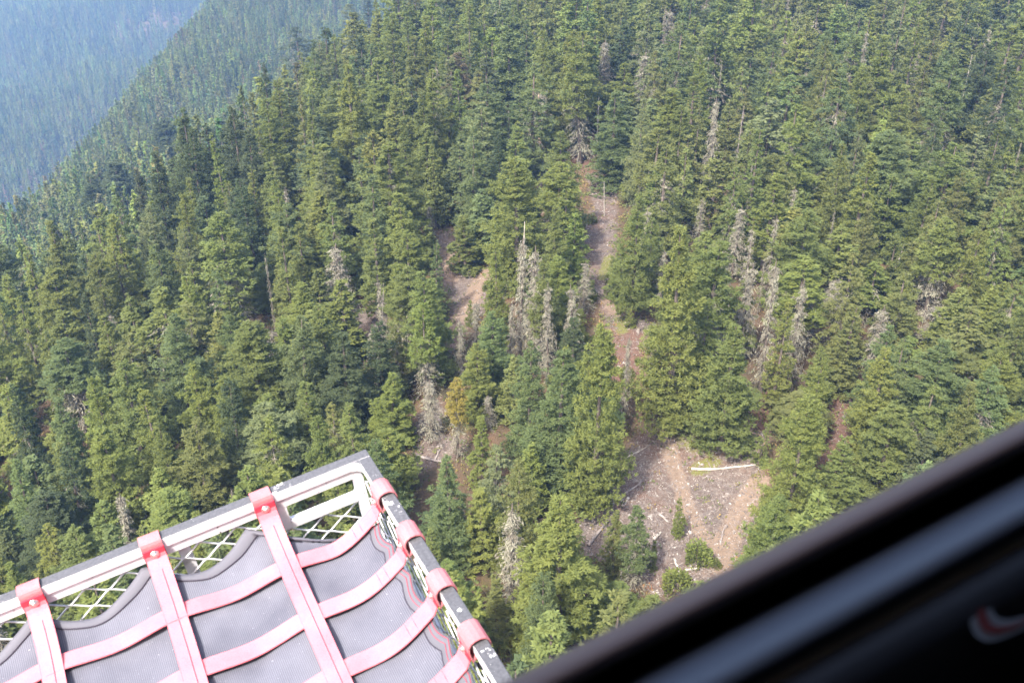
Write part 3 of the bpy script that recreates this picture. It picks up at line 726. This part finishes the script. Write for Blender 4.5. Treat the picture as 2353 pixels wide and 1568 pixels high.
forest('far_forest', lowp, P, r.integers(0, len(lowp), nf_), r.random(nf_)*6.28, np.stack([ww, ww, hh], 1), np.clip(tn, .01, 1), 'distant conifer forest on the falling slope and in the hazy valley')
print('far trees', nf_)

# ------------------------------------------------------------------ the helicopter's frame: X' along the cabin, Y' towards the cabin, Z' up
d1 = np.array([0.88454795, 0.44783405, 0.13045913]); d2 = np.array([-0.45119925, 0.89241343, -0.00418328]); dn = np.array([-0.1182969, -0.05516275, 0.99144486])
rA = ray(840, 1030); PA = rA*(-1.636/(dn@rA))+np.array([0, 0, CAMZ])
HM = Matrix(((-d1[0], -d2[0], dn[0], PA[0]), (-d1[1], -d2[1], dn[1], PA[1]), (-d1[2], -d2[2], dn[2], PA[2]), (0, 0, 0, 1)))
def hroot(name):
    o = empty(name); o.matrix_world = HM; return o
M_WHITE, t, b = mat('white_paint', (.6, .58, .6), .45, .4)
n1 = noise(t, 9, 6, rough=.7); n2 = noise(t, 60, 3)
g1 = ramp(t, n1.outputs[0], [(.33, (.28, .26, .27)), (.42, (.46, .45, .47)), (.6, (.54, .53, .56))]); g2 = ramp(t, n2.outputs[0], [(.25, (.05, .045, .045)), (.31, (1, 1, 1))])
t.links.new(mixc(t, 1., g1.outputs[0], g2.outputs[0], 'MULTIPLY'), b.inputs['Base Color'])
M_BLACK, t, b = mat('chipped_black_paint', (.05, .05, .055), .55, .4)
n1 = noise(t, 48, 6, rough=.78); n3 = noise(t, 6, 2); mm_ = N(t, 'ShaderNodeMath', operation='MULTIPLY'); t.links.new(n1.outputs[0], mm_.inputs[0]); t.links.new(n3.outputs[0], mm_.inputs[1])
ch = ramp(t, mm_.outputs[0], [(.335, (0, 0, 0)), (.35, (1, 1, 1))]); n4 = noise(t, 140, 2)
base_ = ramp(t, n4.outputs[0], [(.3, (.048, .048, .055)), (.7, (.085, .085, .095))])
t.links.new(mixc(t, ch.outputs[0], base_.outputs[0], (.8, .78, .78)), b.inputs['Base Color'])
def web_mat(name, c0, c1, sc):
    m, t, b = mat(name, c0, .85, .15)
    n1 = noise(t, 7, 4); n2 = noise(t, 320, 2)
    a = ramp(t, n1.outputs[0], [(.3, c0), (.7, c1)]); g = ramp(t, n2.outputs[0], [(.3, (.82, .82, .82)), (.6, (1, 1, 1))])
    t.links.new(mixc(t, 1., a.outputs[0], g.outputs[0], 'MULTIPLY'), b.inputs['Base Color'])
    bp = N(t, 'ShaderNodeBump'); bp.inputs['Strength'].default_value = .4; bp.inputs['Distance'].default_value = .002; t.links.new(n2.outputs[0], bp.inputs['Height']); t.links.new(bp.outputs[0], b.inputs['Normal'])
    return m
M_WEB = web_mat('faded_red_webbing', (.52, .122, .150), (.56, .172, .200), 1)
M_LOOP = web_mat('dusty_red_webbing', (.36, .105, .122), (.42, .17, .182), 1)
M_TAB, _, _ = mat('deep_red_webbing', (.48, .03, .05), .8, .2)
M_THREAD, _, _ = mat('red_thread', (.35, .03, .06), .8)
M_STEEL, _, _ = mat('steel', (.62, .60, .55), .35, .5, 1)
M_TARP, t, b = mat('grey_mesh_cloth', (.2, .2, .23), .9, .1)
n1 = noise(t, 5, 5); wv = N(t, 'ShaderNodeTexWave', wave_type='BANDS', bands_direction='X'); tc = N(t, 'ShaderNodeTexCoord'); t.links.new(tc.outputs['Object'], wv.inputs[0]); wv.inputs['Scale'].default_value = 70; wv.inputs['Distortion'].default_value = .6
a = ramp(t, n1.outputs[0], [(.3, (.078, .080, .102)), (.7, (.128, .130, .158))]); g = ramp(t, wv.outputs[0], [(0, (.66, .66, .69)), (1, (1.2, 1.2, 1.2))])
n2 = noise(t, 240, 2); sp = ramp(t, n2.outputs[0], [(.72, (0, 0, 0)), (.78, (1, 1, 1))])
c = mixc(t, 1., a.outputs[0], g.outputs[0], 'MULTIPLY'); c = mixc(t, sp.outputs[0], c, (.45, .45, .48)); t.links.new(c, b.inputs['Base Color'])
M_HEM, _, _ = mat('hem_cloth', (.10, .10, .12), .9, .1)
M_STITCH, _, _ = mat('dark_stitching', (.035, .03, .045), .9)

BL, BW, BD = 2.15, 1.02, .33      # basket length, width, depth
bk = hroot('cargo_basket'); tag(bk, 'white expanded-metal cargo basket with chipped black rim outside the helicopter', 'cargo basket')
def railbox(a, b_, name, inner):
    """square tube: black on top and outside, white inside and below"""
    (x0, y0, z0), (x1, y1, z1) = a, b_
    m = MB(); m.box(a, b_); o = m.build(name, M_BLACK, bk); o.data.materials.append(M_WHITE)
    for p in o.data.polygons:
        nrm = p.normal
        if nrm.z < -.5 or (nrm.x*inner[0]+nrm.y*inner[1]) > .5: p.material_index = 1
    bv = o.modifiers.new('bevel', 'BEVEL'); bv.width = .0025; bv.segments = 2
    return o
T_ = .033
railbox((0, 0, -.03), (BL, T_, 0), 'rim_rail', (0, 1)); railbox((0, T_, -.03), (T_, BW-T_, 0), 'rim_rail', (1, 0))
railbox((0, BW-T_, -.03), (BL, BW, 0), 'rim_rail', (0, -1)); railbox((BL-T_, T_, -.03), (BL, BW-T_, 0), 'rim_rail', (-1, 0))
m = MB(); g_ = .024; arc = [(T_+g_*(1-math.sin(q)), T_+g_*(1-math.cos(q))) for q in [math.pi/2*j/6 for j in range(7)]]
pg = [(T_-.001, T_-.001)]+arc; nn_ = len(pg)
m.addvf([(x, y, -.0012) for x, y in pg]+[(x, y, -.030) for x, y in pg], [tuple(range(nn_)), tuple(range(nn_, 2*nn_))[::-1]]+[(i, i+nn_, (i+1) % nn_+nn_, (i+1) % nn_) for i in range(nn_)])
o = m.build('corner_gusset', M_BLACK, bk); o.data.materials.append(M_WHITE); o.data.polygons[0].material_index = 0
for p in o.data.polygons[1:]: p.material_index = 1
def mesh_panel(axis, c, a0, a1, z0, z1, name='wire_mesh'):
    """expanded metal: zig-zag strands meeting in diamonds"""
    m = MB(); lw, sw = .095, .030; n = int((z1-z0)/sw)+1
    for i in range(n+1):
        pts = []; a = a0
        while a <= a1+1e-6:
            ph = ((a-a0)/lw) % 1; tri = 4*abs(ph-.5)-1; tri = max(-.86, min(.86, tri))/.86
            z = z1-i*sw+(1 if i % 2 else -1)*.5*sw*tri
            if z0 <= z <= z1: pts.append((a, z))
            else:
                if len(pts) > 1: m.tube([(q, c, zz) if axis == 'x' else (c, q, zz) for q, zz in pts], .0023 if axis == 'x' else .0021, 5)
                pts = []
            a += lw/12
        if len(pts) > 1: m.tube([(q, c, zz) if axis == 'x' else (c, q, zz) for q, zz in pts], .0023 if axis == 'x' else .0021, 5)
    return m.build(name, M_WHITE, bk, smooth=True)
m = MB()   # upper band, hand hole with its frame, corner post
m.box((T_, .006, -.058), (BL-T_, .027, -.0325)); m.box((.031, .006, -.30), (.058, .026, -.058)); m.box((.245, .006, -.135), (.285, .026, -.058)); m.box((.058, .006, -.136), (.245, .027, -.113))
for (x, z, sx, sz) in ((.058, -.058, 1, -1), (.245, -.058, -1, -1), (.058, -.113, 1, 1), (.245, -.113, -1, 1)):   # rounded corners of the hole
    k = 5; v = [(x, .010, z)]+[(x+sx*.014*(1-math.sin(q)), .010, z+sz*.014*(1-math.cos(q))) for q in [math.pi/2*j/k for j in range(k+1)]]
    m.addvf(v+[(a_, .022, c_) for a_, _, c_ in v], [tuple(range(len(v))), tuple(range(len(v)))[::-1]][:1]+[tuple(len(v)+q for q in range(len(v)))[::-1]]+[(i, i+1, i+1+len(v), i+len(v)) for i in range(len(v)-1)])
m.build('side_frame', M_WHITE, bk)
m = MB(); m.box((.006, .06, -.058), (.027, BW-.06, -.0325)); m.box((BL-.027, .06, -.058), (BL-.006, BW-.06, -.0325)); m.box((.06, BW-.027, -.058), (BL-.06, BW-.006, -.0325)); m.build('end_frame', M_WHITE, bk)
mesh_panel('x', .014, .285, BL-.06, -BD, -.056); mesh_panel('x', .014, .06, .285, -BD, -.132)
mesh_panel('y', .030, .04, BW-.04, -BD, -.056); mesh_panel('x', BW-.014, .06, BL-.06, -BD, -.056); mesh_panel('y', BL-.014, .06, BW-.06, -BD, -.056)
m = MB()
for x in (.5, 1.0, 1.5): m.box((x, .002, -BD), (x+.03, .008, -.058))
for a_, b__ in (((0, 0), (BL, .025)), ((0, BW-.025), (BL, BW)), ((0, .025), (.025, BW-.025)), ((BL-.025, .025), (BL, BW-.025))): m.box((a_[0], a_[1], -BD-.025), (b__[0], b__[1], -BD))
for y in (.3, .6): m.box((.025, y, -BD-.02), (BL-.025, y+.025, -BD-.004))
m.build('lower_frame', M_WHITE, bk)
m = MB()
for i in range(44): m.tube([(.03+k*.05, .03+i*.0225+(.009 if (k+i) % 2 else -.009), -BD-.002) for k in range(int((BL-.06)/.05)+1)], .0025, 4)
m.build('floor_mesh', M_WHITE, bk)

# net and cloth share one sagging surface
XS = [.297, .581, .868, 1.155, 1.442, 1.73, 2.0]; YS = [.183, .366, .553, .727, .90]
def sag(x, y):
    d = min(x-.035, y-.035, BL-.035-x, BW-.035-y); d = max(d, 0)
    return -.047-.083*(1-math.exp(-d/.12))+.004*math.sin(9*x+2)*math.sin(11*y+1)
def cellsag(q, knots):
    kn = [0.03]+knots
    for a_, b__ in zip(kn, kn[1:]+[kn[-1]+.2]):
        if a_ <= q <= b__: return math.sin(math.pi*(q-a_)/(b__-a_))**2
    return 0
def ribbon(m, C, side, wid, th=.0022, nrm=None):
    """C centre points, side vector, thin closed strip"""
    top, bot = [], []
    for i, c_ in enumerate(C):
        c_ = Vector(c_); tdir = (Vector(C[min(i+1, len(C)-1)])-Vector(C[max(i-1, 0)])).normalized(); s_ = Vector(side).normalized(); nn = tdir.cross(s_).normalized()
        cols = [-.5, -.47, -.25, 0, .25, .47, .5]
        lift = [-.0006, .0, 0, .0003, 0, .0, -.0006]
        top.append([c_+s_*wid*q+nn*(th+l) for q, l in zip(cols, lift)]); bot.append([c_+s_*wid*q for q in cols][::-1])
    m.grid([t_+b__+[t_[0]] for t_, b__ in zip(top, bot)])
net = hroot('webbing_net'); tag(net, 'faded red webbing cargo net strapped over the basket rim with bolted loops', 'cargo net')
def loop_and_tab(kind, q):
    """webbing loop round the rim, fold-over tab and bolt; kind 'x' = on the long far rail, 'y' = on the short rail"""
    f = (lambda a_, w_, z_: (q+w_, a_, z_)) if kind == 'x' else (lambda a_, w_, z_: (a_, q+w_, z_))
    path = [(.0395, -.050), (.0390, -.02), (.0385, -.004), (.036, .0035), (.029, .0075), (.016, .009), (.004, .0075), (-.003, .0035), (-.0055, -.004), (-.006, -.022), (-.0055, -.031), (-.001, -.036), (.01, -.0375), (.03, -.0375), (.036, -.043)]
    if kind == 'y': path = [(.041, -.046), (.045, -.03), (.047, -.014), (.045, .0), (.038, .009), (.027, .0135), (.014, .0135), (.003, .009), (-.004, .001), (-.0065, -.01)]+path[9:]
    side = (1, 0, 0) if kind == 'x' else (0, -1, 0)
    m = MB(); ribbon(m, [f(a_, 0, z_) for a_, z_ in path], side, .052 if kind == 'x' else .060, -.0028)
    lp = m.build('loop', M_LOOP, net, smooth=False)
    m = MB()
    if kind == 'x': m.box(f(.0392, -.027, -.047), f(.0440, .027, -.011))
    else: m.box(f(.0435, -.022, -.046), f(.0475, .026, -.016))
    tb = m.build('tab', M_TAB, net); bv = tb.modifiers.new('b', 'BEVEL'); bv.width = .002
    m = MB(); nseg = 14; yb = .0445 if kind == 'x' else .0478; zb = -.028
    prof = [(.0, .0065), (.0035, .006), (.0055, .004), (.0065, .0018), (.0105, .0014), (.0112, .0)]
    rings = [[f(yb+h_, rr*math.cos(6.283*k/nseg), zb+rr*math.sin(6.283*k/nseg)) for k in range(nseg+1)] for rr, h_ in prof]
    m.grid(rings); m.build('bolt', M_STEEL, net, smooth=True)
for xq in XS[:-1]: loop_and_tab('x', xq)
for yq in YS[:-1]: loop_and_tab('y', yq)
for xq in XS[:-1]:
    C = [(xq, .0415, -.030), (xq, .0425, -.042)]+[(xq, y, sag(xq, y)+.006*math.exp(-(y-.05)/.05)) for y in np.arange(.05, BW-.05, .02)]
    m = MB(); ribbon(m, C, (1, 0, 0), .050, -.0025); st = m.build('strap', M_WEB, net)
    m = MB(); m.tube([(xq-.004, c_[1], c_[2]+.0032) for c_ in C[3:]], .0008, 4)
    m.tube([(xq-.02, .095, sag(xq, .095)+.0032), (xq+.02, .095, sag(xq, .095)+.0032)], .0009, 4); m.build('stitching', M_THREAD, st)
for yq in YS[:-1]:
    C = [(.0415, yq, -.030), (.044, yq, -.042)]+[(x, yq, sag(x, yq)-.0035-.017*cellsag(x, XS)) for x in np.arange(.055, BL-.05, .02)]
    m = MB(); ribbon(m, C, (0, -1, 0), .050, -.0025); st = m.build('strap', M_WEB, net)
    m = MB()
    for xx in (.098, .118): m.tube([(xx, yq-.024, sag(xx, yq)-.0012-.017*cellsag(xx, XS)), (xx, yq+.024, sag(xx, yq)-.0012-.017*cellsag(xx, XS))], .0009, 4)
    m.build('stitching', M_THREAD, st)

tp = hroot('cargo_cover'); tag(tp, 'grey mesh cloth cover with a scalloped dark-stitched hem under the red net', 'cloth cover')
def eX(x):    # inset of the cloth from the far rail
    kn = [0.0]+XS
    for a_, b__ in zip(kn, kn[1:]):
        if a_ <= x <= b__:
            s_ = (x-a_)/(b__-a_)
            if a_ == 0: return .040+.15*(1-s_)
            return .034+.050*math.sin(math.pi*s_)**.9*(1+.35*(s_-.5))
    return .07
def eY(y):
    kn = [0.02]+YS+[1.1]
    for a_, b__ in zip(kn, kn[1:]):
        if a_ <= y <= b__: s_ = (y-a_)/(b__-a_); return .050+.012*math.sin(math.pi*s_)**1.1
    return .08
def cloth(x, y, off=0): return sag(x, y)-.016-.017*cellsag(x, XS)-.004*cellsag(y, YS)+.0022*math.sin(60*x+9*y)*math.sin(43*y-7*x)+.0035*math.sin(23*x-17*y)+off
NX, NY = 150, 80; G = []
for i in range(NX+1):
    row = []
    for j in range(NY+1):
        x0 = BL*i/NX; y0 = BW*j/NY; x = eY(y0)+(BL-2*eY(y0))*i/NX; y = eX(x0)+(BW-2*eX(x0))*j/NY
        row.append((x, y, cloth(x, y)))
    G.append(row)
m = MB(); m.grid(G); o = m.build('cloth', M_TARP, tp, smooth=True)
def inset(i, j, k):    # point of the border moved inwards by k grid cells
    return G[min(max(i, k), NX-k)][min(max(j, k), NY-k)]
m = MB()               # folded hem band, slightly proud of the cloth
def lift(p, h_): return (p[0], p[1], p[2]+h_)
m.grid([[lift(G[i][0], -.002), lift(G[i][0], .0035), lift(G[i][1], .0045), lift(G[i][2], .0035), lift(G[i][2], .0)] for i in range(0, NX+1)])
m.grid([[lift(G[0][j], -.002), lift(G[0][j], .0035), lift(G[1][j], .0045), lift(G[2][j], .0035), lift(G[2][j], .0)] for j in range(0, NY+1)][::-1])
hm = m.build('hem', M_HEM, tp, smooth=True)
m = MB(); m.tube([lift(G[i][2], .003) for i in range(3, NX-2)], .0018, 5); m.tube([lift(G[2][j], .003) for j in range(3, NY-2)], .0018, 5); m.build('seam', M_STITCH, tp)
m = MB()
for kk in (0.4, 1.1):
    m.tube([lift(tuple(np.array(G[0][j])*(1-kk/2)+np.array(G[2][j])*kk/2), .0058) for j in range(2, NY-2)], .0007, 4)
m.build('red_stitching', M_THREAD, tp)

# ------------------------------------------------------------------ helicopter cabin round the camera (X',Y',Z' measured from the eye)
HM2 = HM.copy(); HM2.translation = Vector((0, 0, CAMZ))
heli = empty('helicopter'); heli.matrix_world = HM2
tag(heli, 'dark helicopter cabin side with window sill, seen from inside at lower right', 'helicopter')
def prof(v, r_len, u=2000):
    q = ray(u, v); a_, b__ = -float(q@d2), float(q@dn); L = math.hypot(a_, b__); return (a_/L*r_len, b__/L*r_len)
M_SEAL, t, b = mat('window_rubber', (.11, .076, .070), .65, .25)
M_GAP, _, _ = mat('black_gap', (.004, .004, .004), .9, .05)
M_SHEEN, _, _ = mat('painted_sky_sheen', (.058, .066, .086), .6, .25)  # sky sheen along the sill, put into a lighter blue-grey colour
M_DOOR, _, _ = mat('dark_door_plastic', (.012, .013, .017), .6, .2)
M_CAB, _, _ = mat('cabin_lining', (.03, .03, .035), .8, .1)
def extr(name, pts, m_, x0=-1.35, x1=1.3, smooth=True):
    n = 24; mb = MB(); mb.grid([[(x0+(x1-x0)*i/n, p[0], p[1]) for p in pts] for i in range(n+1)]); return mb.build(name, m_, heli, smooth)
e0 = prof(1141, .424)
extr('window_seal', [(e0[0]-.004, e0[1]-.12), (e0[0]-.003, e0[1]-.01), e0, prof(1146, .420), prof(1160, .411), prof(1182, .407), prof(1198, .407), prof(1210, .411), prof(1218, .42)], M_SEAL)
extr('sill_gap', [prof(1208, .416), prof(1240, .43), prof(1300, .425)], M_GAP)
extr('sill_sheen_ridge', [prof(1268, .43), prof(1288, .416), prof(1314, .403), prof(1345, .394), prof(1372, .390), prof(1398, .391), prof(1420, .396), prof(1440, .405), prof(1458, .42)], M_SHEEN)  # rounded ridge that carries the painted sheen
pl0, pl1 = prof(1446, .400), prof(1800, .43)
extr('door_panel', [pl0, prof(1500, .392), prof(1568, .396), pl1, (pl1[0]+.02, -.9), (pl1[0]+.02, -1.1)], M_DOOR)
# cabin shell: roof, floor, far side and bulkheads keep the daylight out
wy = pl1[0]
mb = MB(); mb.box((-1.5, e0[0]-.02, .42), (1.5, 1.7, .50)); mb.build('roof', M_CAB, heli)
mb = MB(); mb.box((-1.5, e0[0]-.02, -1.2), (1.5, 1.7, -1.1)); mb.build('floor', M_CAB, heli)
mb = MB(); mb.box((-1.5, 1.7, -1.2), (1.5, 1.75, .5)); mb.build('far_wall', M_CAB, heli)
for x0 in (-1.5, 1.42):
    mb = MB(); mb.box((x0, e0[0]-.02, -1.1), (x0+.08, 1.7, .42)); mb.build('bulkhead', M_CAB, heli)
# emblem on the door panel: white swoosh with a red crescent in it
A0 = np.array([0, pl0[0], pl0[1]]); B0 = prof(1568, .396); A1 = np.array([0, B0[0], B0[1]])
def onpanel(u, v, lift_=.0):
    q = ray(u, v); L = np.array([-float(q@d1), -float(q@d2), float(q@dn)])
    nrm = np.cross(np.array([1., 0, 0]), A1-A0); nrm /= np.linalg.norm(nrm)
    if nrm[1] < 0: nrm = -nrm
    t_ = ((A0+nrm*lift_)@nrm)/(L@nrm); return tuple(L*t_)
def z2p(x, y): return ((2200+x/4.7075)*.90462, (1400+y/4.7075)*.90462)
def blob(name, outer, inner, m_, h_):
    n = len(outer); pts = [onpanel(*z2p(*p), h_) for p in outer]+[onpanel(*z2p(*p), h_) for p in inner]
    low = [onpanel(*z2p(*p), h_-.0006) for p in outer+inner]
    mb = MB(); mb.addvf(pts+low, [(i, i+1, n+i+1, n+i) for i in range(n-1)]+[(2*n+n+i, 2*n+n+i+1, 2*n+i+1, 2*n+i) for i in range(n-1)]+[(i+1, i, 2*n+i, 2*n+i+1) for i in range(n-1)])
    return mb.build(name, m_, heli)
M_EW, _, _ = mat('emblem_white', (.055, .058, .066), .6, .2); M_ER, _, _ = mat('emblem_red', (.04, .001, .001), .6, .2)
outer = [(1330,560),(1262,660),(1238,780),(1250,900),(1300,1000),(1400,1065),(1520,1065),(1660,1025),(1800,960),(2000,850),(2200,700)]
inner = [(1500,520),(1480,600),(1500,680),(1530,740),(1580,790),(1650,810),(1740,805),(1830,785),(1900,765),(2050,690),(2200,600)]
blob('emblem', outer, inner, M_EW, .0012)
ro = [(1370,560),(1336,640),(1326,760),(1340,850),(1390,930),(1470,975),(1560,975),(1660,950),(1780,905),(1960,800),(2150,660)]
ri = [(1400,560),(1405,640),(1425,720),(1445,780),(1480,840),(1540,880),(1620,890),(1700,880),(1800,850),(1900,800),(2150,650)]
blob('emblem', ro, ri, M_ER, .0022)
mb = MB(); c0 = Vector(onpanel(1949, 1531, .001)); c1 = Vector(onpanel(1949, 1531, .004))
mb.tube([c0, c0.lerp(c1, .7), c1], [.0028, .0026, .0012], 14); mb.build('screw', M_STEEL, heli, smooth=True)

# ------------------------------------------------------------------ fallen logs, slash and stones on the open ground
def log(u0, v0, u1, v1, rad, m_, label, name='fallen_log', cat='log'):
    a_, b__ = hit(u0, v0), hit(u1, v1); n = 7; pts = []
    for i in range(n):
        s_ = i/(n-1); x = a_[0]+(b__[0]-a_[0])*s_; y = a_[1]+(b__[1]-a_[1])*s_
        pts.append((x, y))
    o_ = Vector((*pts[0], float(ground(*pts[0]))))
    P_ = [Vector((x+.05*rng.normal(), y+.05*rng.normal(), float(ground(x, y))+rad*.8+.04*rng.random()))-o_ for x, y in pts]
    mb = MB(); mb.tube(P_, [rad*(1.1-.5*i/(n-1)) for i in range(n)], 8)
    for k in range(5):
        i = rng.integers(1, n-1); dd = Vector(rng.normal(0, 1, 3)); dd.z = abs(dd.z); dd.normalize(); mb.tube([P_[i], P_[i]+dd*rad*rng.uniform(2.5, 6)], [rad*.3, rad*.1], 5)
    o = mb.build(name, m_, None, smooth=True); o.location = o_; tag(o, label, cat, 'fallen logs on the clearings')
log(1587, 1078, 1737, 1069, .20, M_POLE, 'long bleached white log lying level across the lower clearing')
log(1686, 984, 1748, 1001, .22, M_BROWNLOG, 'brown log sloping down to the small dark young conifer')
log(1440, 1052, 1492, 1023, .14, M_POLE, 'thin pale curved branch at the upper left of the lower clearing')
log(1350, 1254, 1397, 1198, .24, M_GREYLOG, 'grey log at the lower left clearing edge behind the olive yellow spire')
log(1398, 1166, 1478, 1103, .15, M_GREYLOG, 'faint grey pole running up along the left edge of the stony clearing')
log(955, 1048, 1018, 1063, .26, M_GREYLOG, 'grey log crossing the dirt gully just right of the basket corner')
log(998, 1058, 1018, 1020, .14, M_GREYLOG, 'thin grey branch crossing the log in the dirt gully')
log(1150, 888, 1180, 876, .22, M_GREYLOG, 'pale log in the small gap below the tall centre fir')
log(1156, 905, 1178, 893, .24, M_POLE, 'short pale log stub under the pale log in the small gap')
log(1503, 1240, 1519, 1224, .22, M_POLE, 'short bluish white log beside the half-bare tree')
log(1512, 1180, 1536, 1201, .18, M_GREYLOG, 'short grey log left of the little lone young conifer')
log(1548, 1283, 1561, 1318, .16, M_POLE, 'thin white branch pointing downhill above the yellowish bush')
log(1573, 1310, 1612, 1306, .16, M_POLE, 'white branch lying level between the two bushes by the sill')
log(1700, 940, 1722, 948, .2, M_GREYLOG, 'grey broken branch in the shade under the round-shouldered fir')
log(980, 838, 995, 822, .15, M_GREYLOG, 'thin branch in the hollow below the tan dirt patch')
log(1655, 1250, 1665, 1205, .12, M_GREYLOG, 'thin stick beside the tan path')
def rnd_in(P, n, r):
    lo, hi = P.min(0), P.max(0); out = []
    while len(out) < n:
        q = r.uniform(lo, hi)
        if inpoly(q[0], q[1], P): out.append(q)
    return np.array(out)
def stuff_mesh(name, V, Fq, m_, label): o = add(name, npmesh(name, V, Fq, m_)); tag(o, label, kind='stuff'); return o
r = r_(55); pts = []
for k, n in (('lower', 4200), ('upper', 1300), ('mid', 700), ('left', 300), ('low2', 300), ('gap', 120), ('rightstrip', 120)): pts.append(rnd_in(POLYW[k], n, r))
pts = np.concatenate(pts); n = len(pts); g = ground(pts[:, 0], pts[:, 1])
cube = np.array([(-1,-1,-.6),(1,-1,-.6),(1,1,-.6),(-1,1,-.6),(-.7,-.8,.8),(.8,-.6,.6),(.6,.7,.9),(-.8,.6,.7)]); cf = np.array([(0,3,2,1),(4,5,6,7),(0,1,5,4),(1,2,6,5),(2,3,7,6),(3,0,4,7)])
sz = r.gamma(1.3, .035, n)+.035; an = r.random(n)*6.28; ca, sa = np.cos(an), np.sin(an)
V = cube[None]*sz[:, None, None]*r.uniform(.6, 1.3, (n, 1, 3)); V = np.stack([V[..., 0]*ca[:, None]-V[..., 1]*sa[:, None], V[..., 0]*sa[:, None]+V[..., 1]*ca[:, None], V[..., 2]], -1)
V += np.stack([pts[:, 0], pts[:, 1], g+.03], 1)[:, None]
M_STONE, t, b = mat('pale_stone', (.5, .45, .4), .9)
n1 = noise(t, .9, 4); rr_ = ramp(t, n1.outputs[0], [(.35, (.085, .066, .056)), (.55, (.15, .125, .11)), (.70, (.37, .35, .32))]); t.links.new(rr_.outputs[0], b.inputs['Base Color'])
stuff_mesh('stones', V.reshape(-1, 3), (cf[None]+np.arange(n)[:, None, None]*8).reshape(-1, 4), M_STONE, 'pale stones and chips scattered over the clearings')
pts = []
for k, nn in (('lower', 2600), ('upper', 900), ('mid', 300), ('left', 200), ('low2', 200), ('gap', 80), ('rightstrip', 80)): pts.append(rnd_in(POLYW[k], nn, r))
q = hit(1372, 415); pts.append(r.normal(0, 1, (160, 2))*np.array([2.2, 3])+np.array(q)); q = hit(1470, 790); pts.append(r.normal(0, 1, (160, 2))*1.6+np.array(q)); q = hit(1545, 1100); pts.append(r.normal(0, 1, (260, 2))*2.2+np.array(q)+np.array([-5, 0]))
pts = np.concatenate(pts); n = len(pts); g = ground(pts[:, 0], pts[:, 1])
yaw = r.normal(.9, .9, n); A = np.stack([np.cos(yaw), np.sin(yaw), r.normal(0, .15, n)], 1)
V, Fq = leaves(np.stack([pts[:, 0], pts[:, 1], g+.10], 1), A, r.normal(0, .3, (n, 3))+np.array([0, 0, 1]), r.gamma(1.6, .45, n)+.2, r.uniform(.02, .07, n))
stuff_mesh('sticks', V, Fq, M_GREYLOG, 'weathered sticks and slash littering the clearings')
# low undergrowth on the forest floor and at the clearing edges
xu = r.uniform(-120, 220, 60000); yu = r.uniform(60, 380, 60000); dd = np.full(len(xu), -99.)
for P in POLYW.values():
    d = segdist(xu, yu, P); dd = np.maximum(dd, np.where(inpoly(xu, yu, P), d, -d))
keep = (dd < .8) & ((r.random(len(xu)) < .35) | (dd > -5)); keep |= (dd >= .8) & (r.random(len(xu)) < .13)
xu, yu = xu[keep], yu[keep]; kk = 7; n = len(xu)*kk
X_ = np.repeat(xu, kk)+r.normal(0, .45, n); Y_ = np.repeat(yu, kk)+r.normal(0, .45, n); Z_ = ground(X_, Y_)+r.uniform(.05, .55, n)
V, Fq = leaves(np.stack([X_, Y_, Z_], 1), r.normal(0, 1, (n, 3))+np.array([0, 0, .5]), r.normal(0, .5, (n, 3))+np.array([0, 0, 1]), r.uniform(.25, .6, n), r.uniform(.12, .3, n))
M_UG, t, b = mat('undergrowth_leaves', (.07, .08, .03), .8, .1)
n1 = noise(t, .35, 3); rr_ = ramp(t, n1.outputs[0], [(.35, (.05, .07, .02)), (.5, (.09, .10, .03)), (.62, (.17, .12, .05)), (.75, (.16, .07, .035))]); t.links.new(rr_.outputs[0], b.inputs['Base Color'])
stuff_mesh('undergrowth', V, Fq, M_UG, 'low scrub and fern on the forest floor')

# ------------------------------------------------------------------ air
hz = MB(); hz.box((-2600, -60, -420), (1500, 3600, 106))
m = bpy.data.materials.new('haze_air'); m.use_nodes = True; t = m.node_tree
for n_ in list(t.nodes): 
    if n_.type == 'BSDF_PRINCIPLED': t.nodes.remove(n_)
pv = t.nodes.new('ShaderNodeVolumePrincipled'); pv.inputs['Color'].default_value = (.30, .52, .92, 1); pv.inputs['Density'].default_value = HAZE; pv.inputs['Anisotropy'].default_value = .15
t.links.new(pv.outputs[0], t.nodes['Material Output'].inputs['Volume'])
o = hz.build('haze', m); tag(o, 'blue summer haze filling the valley', kind='stuff')
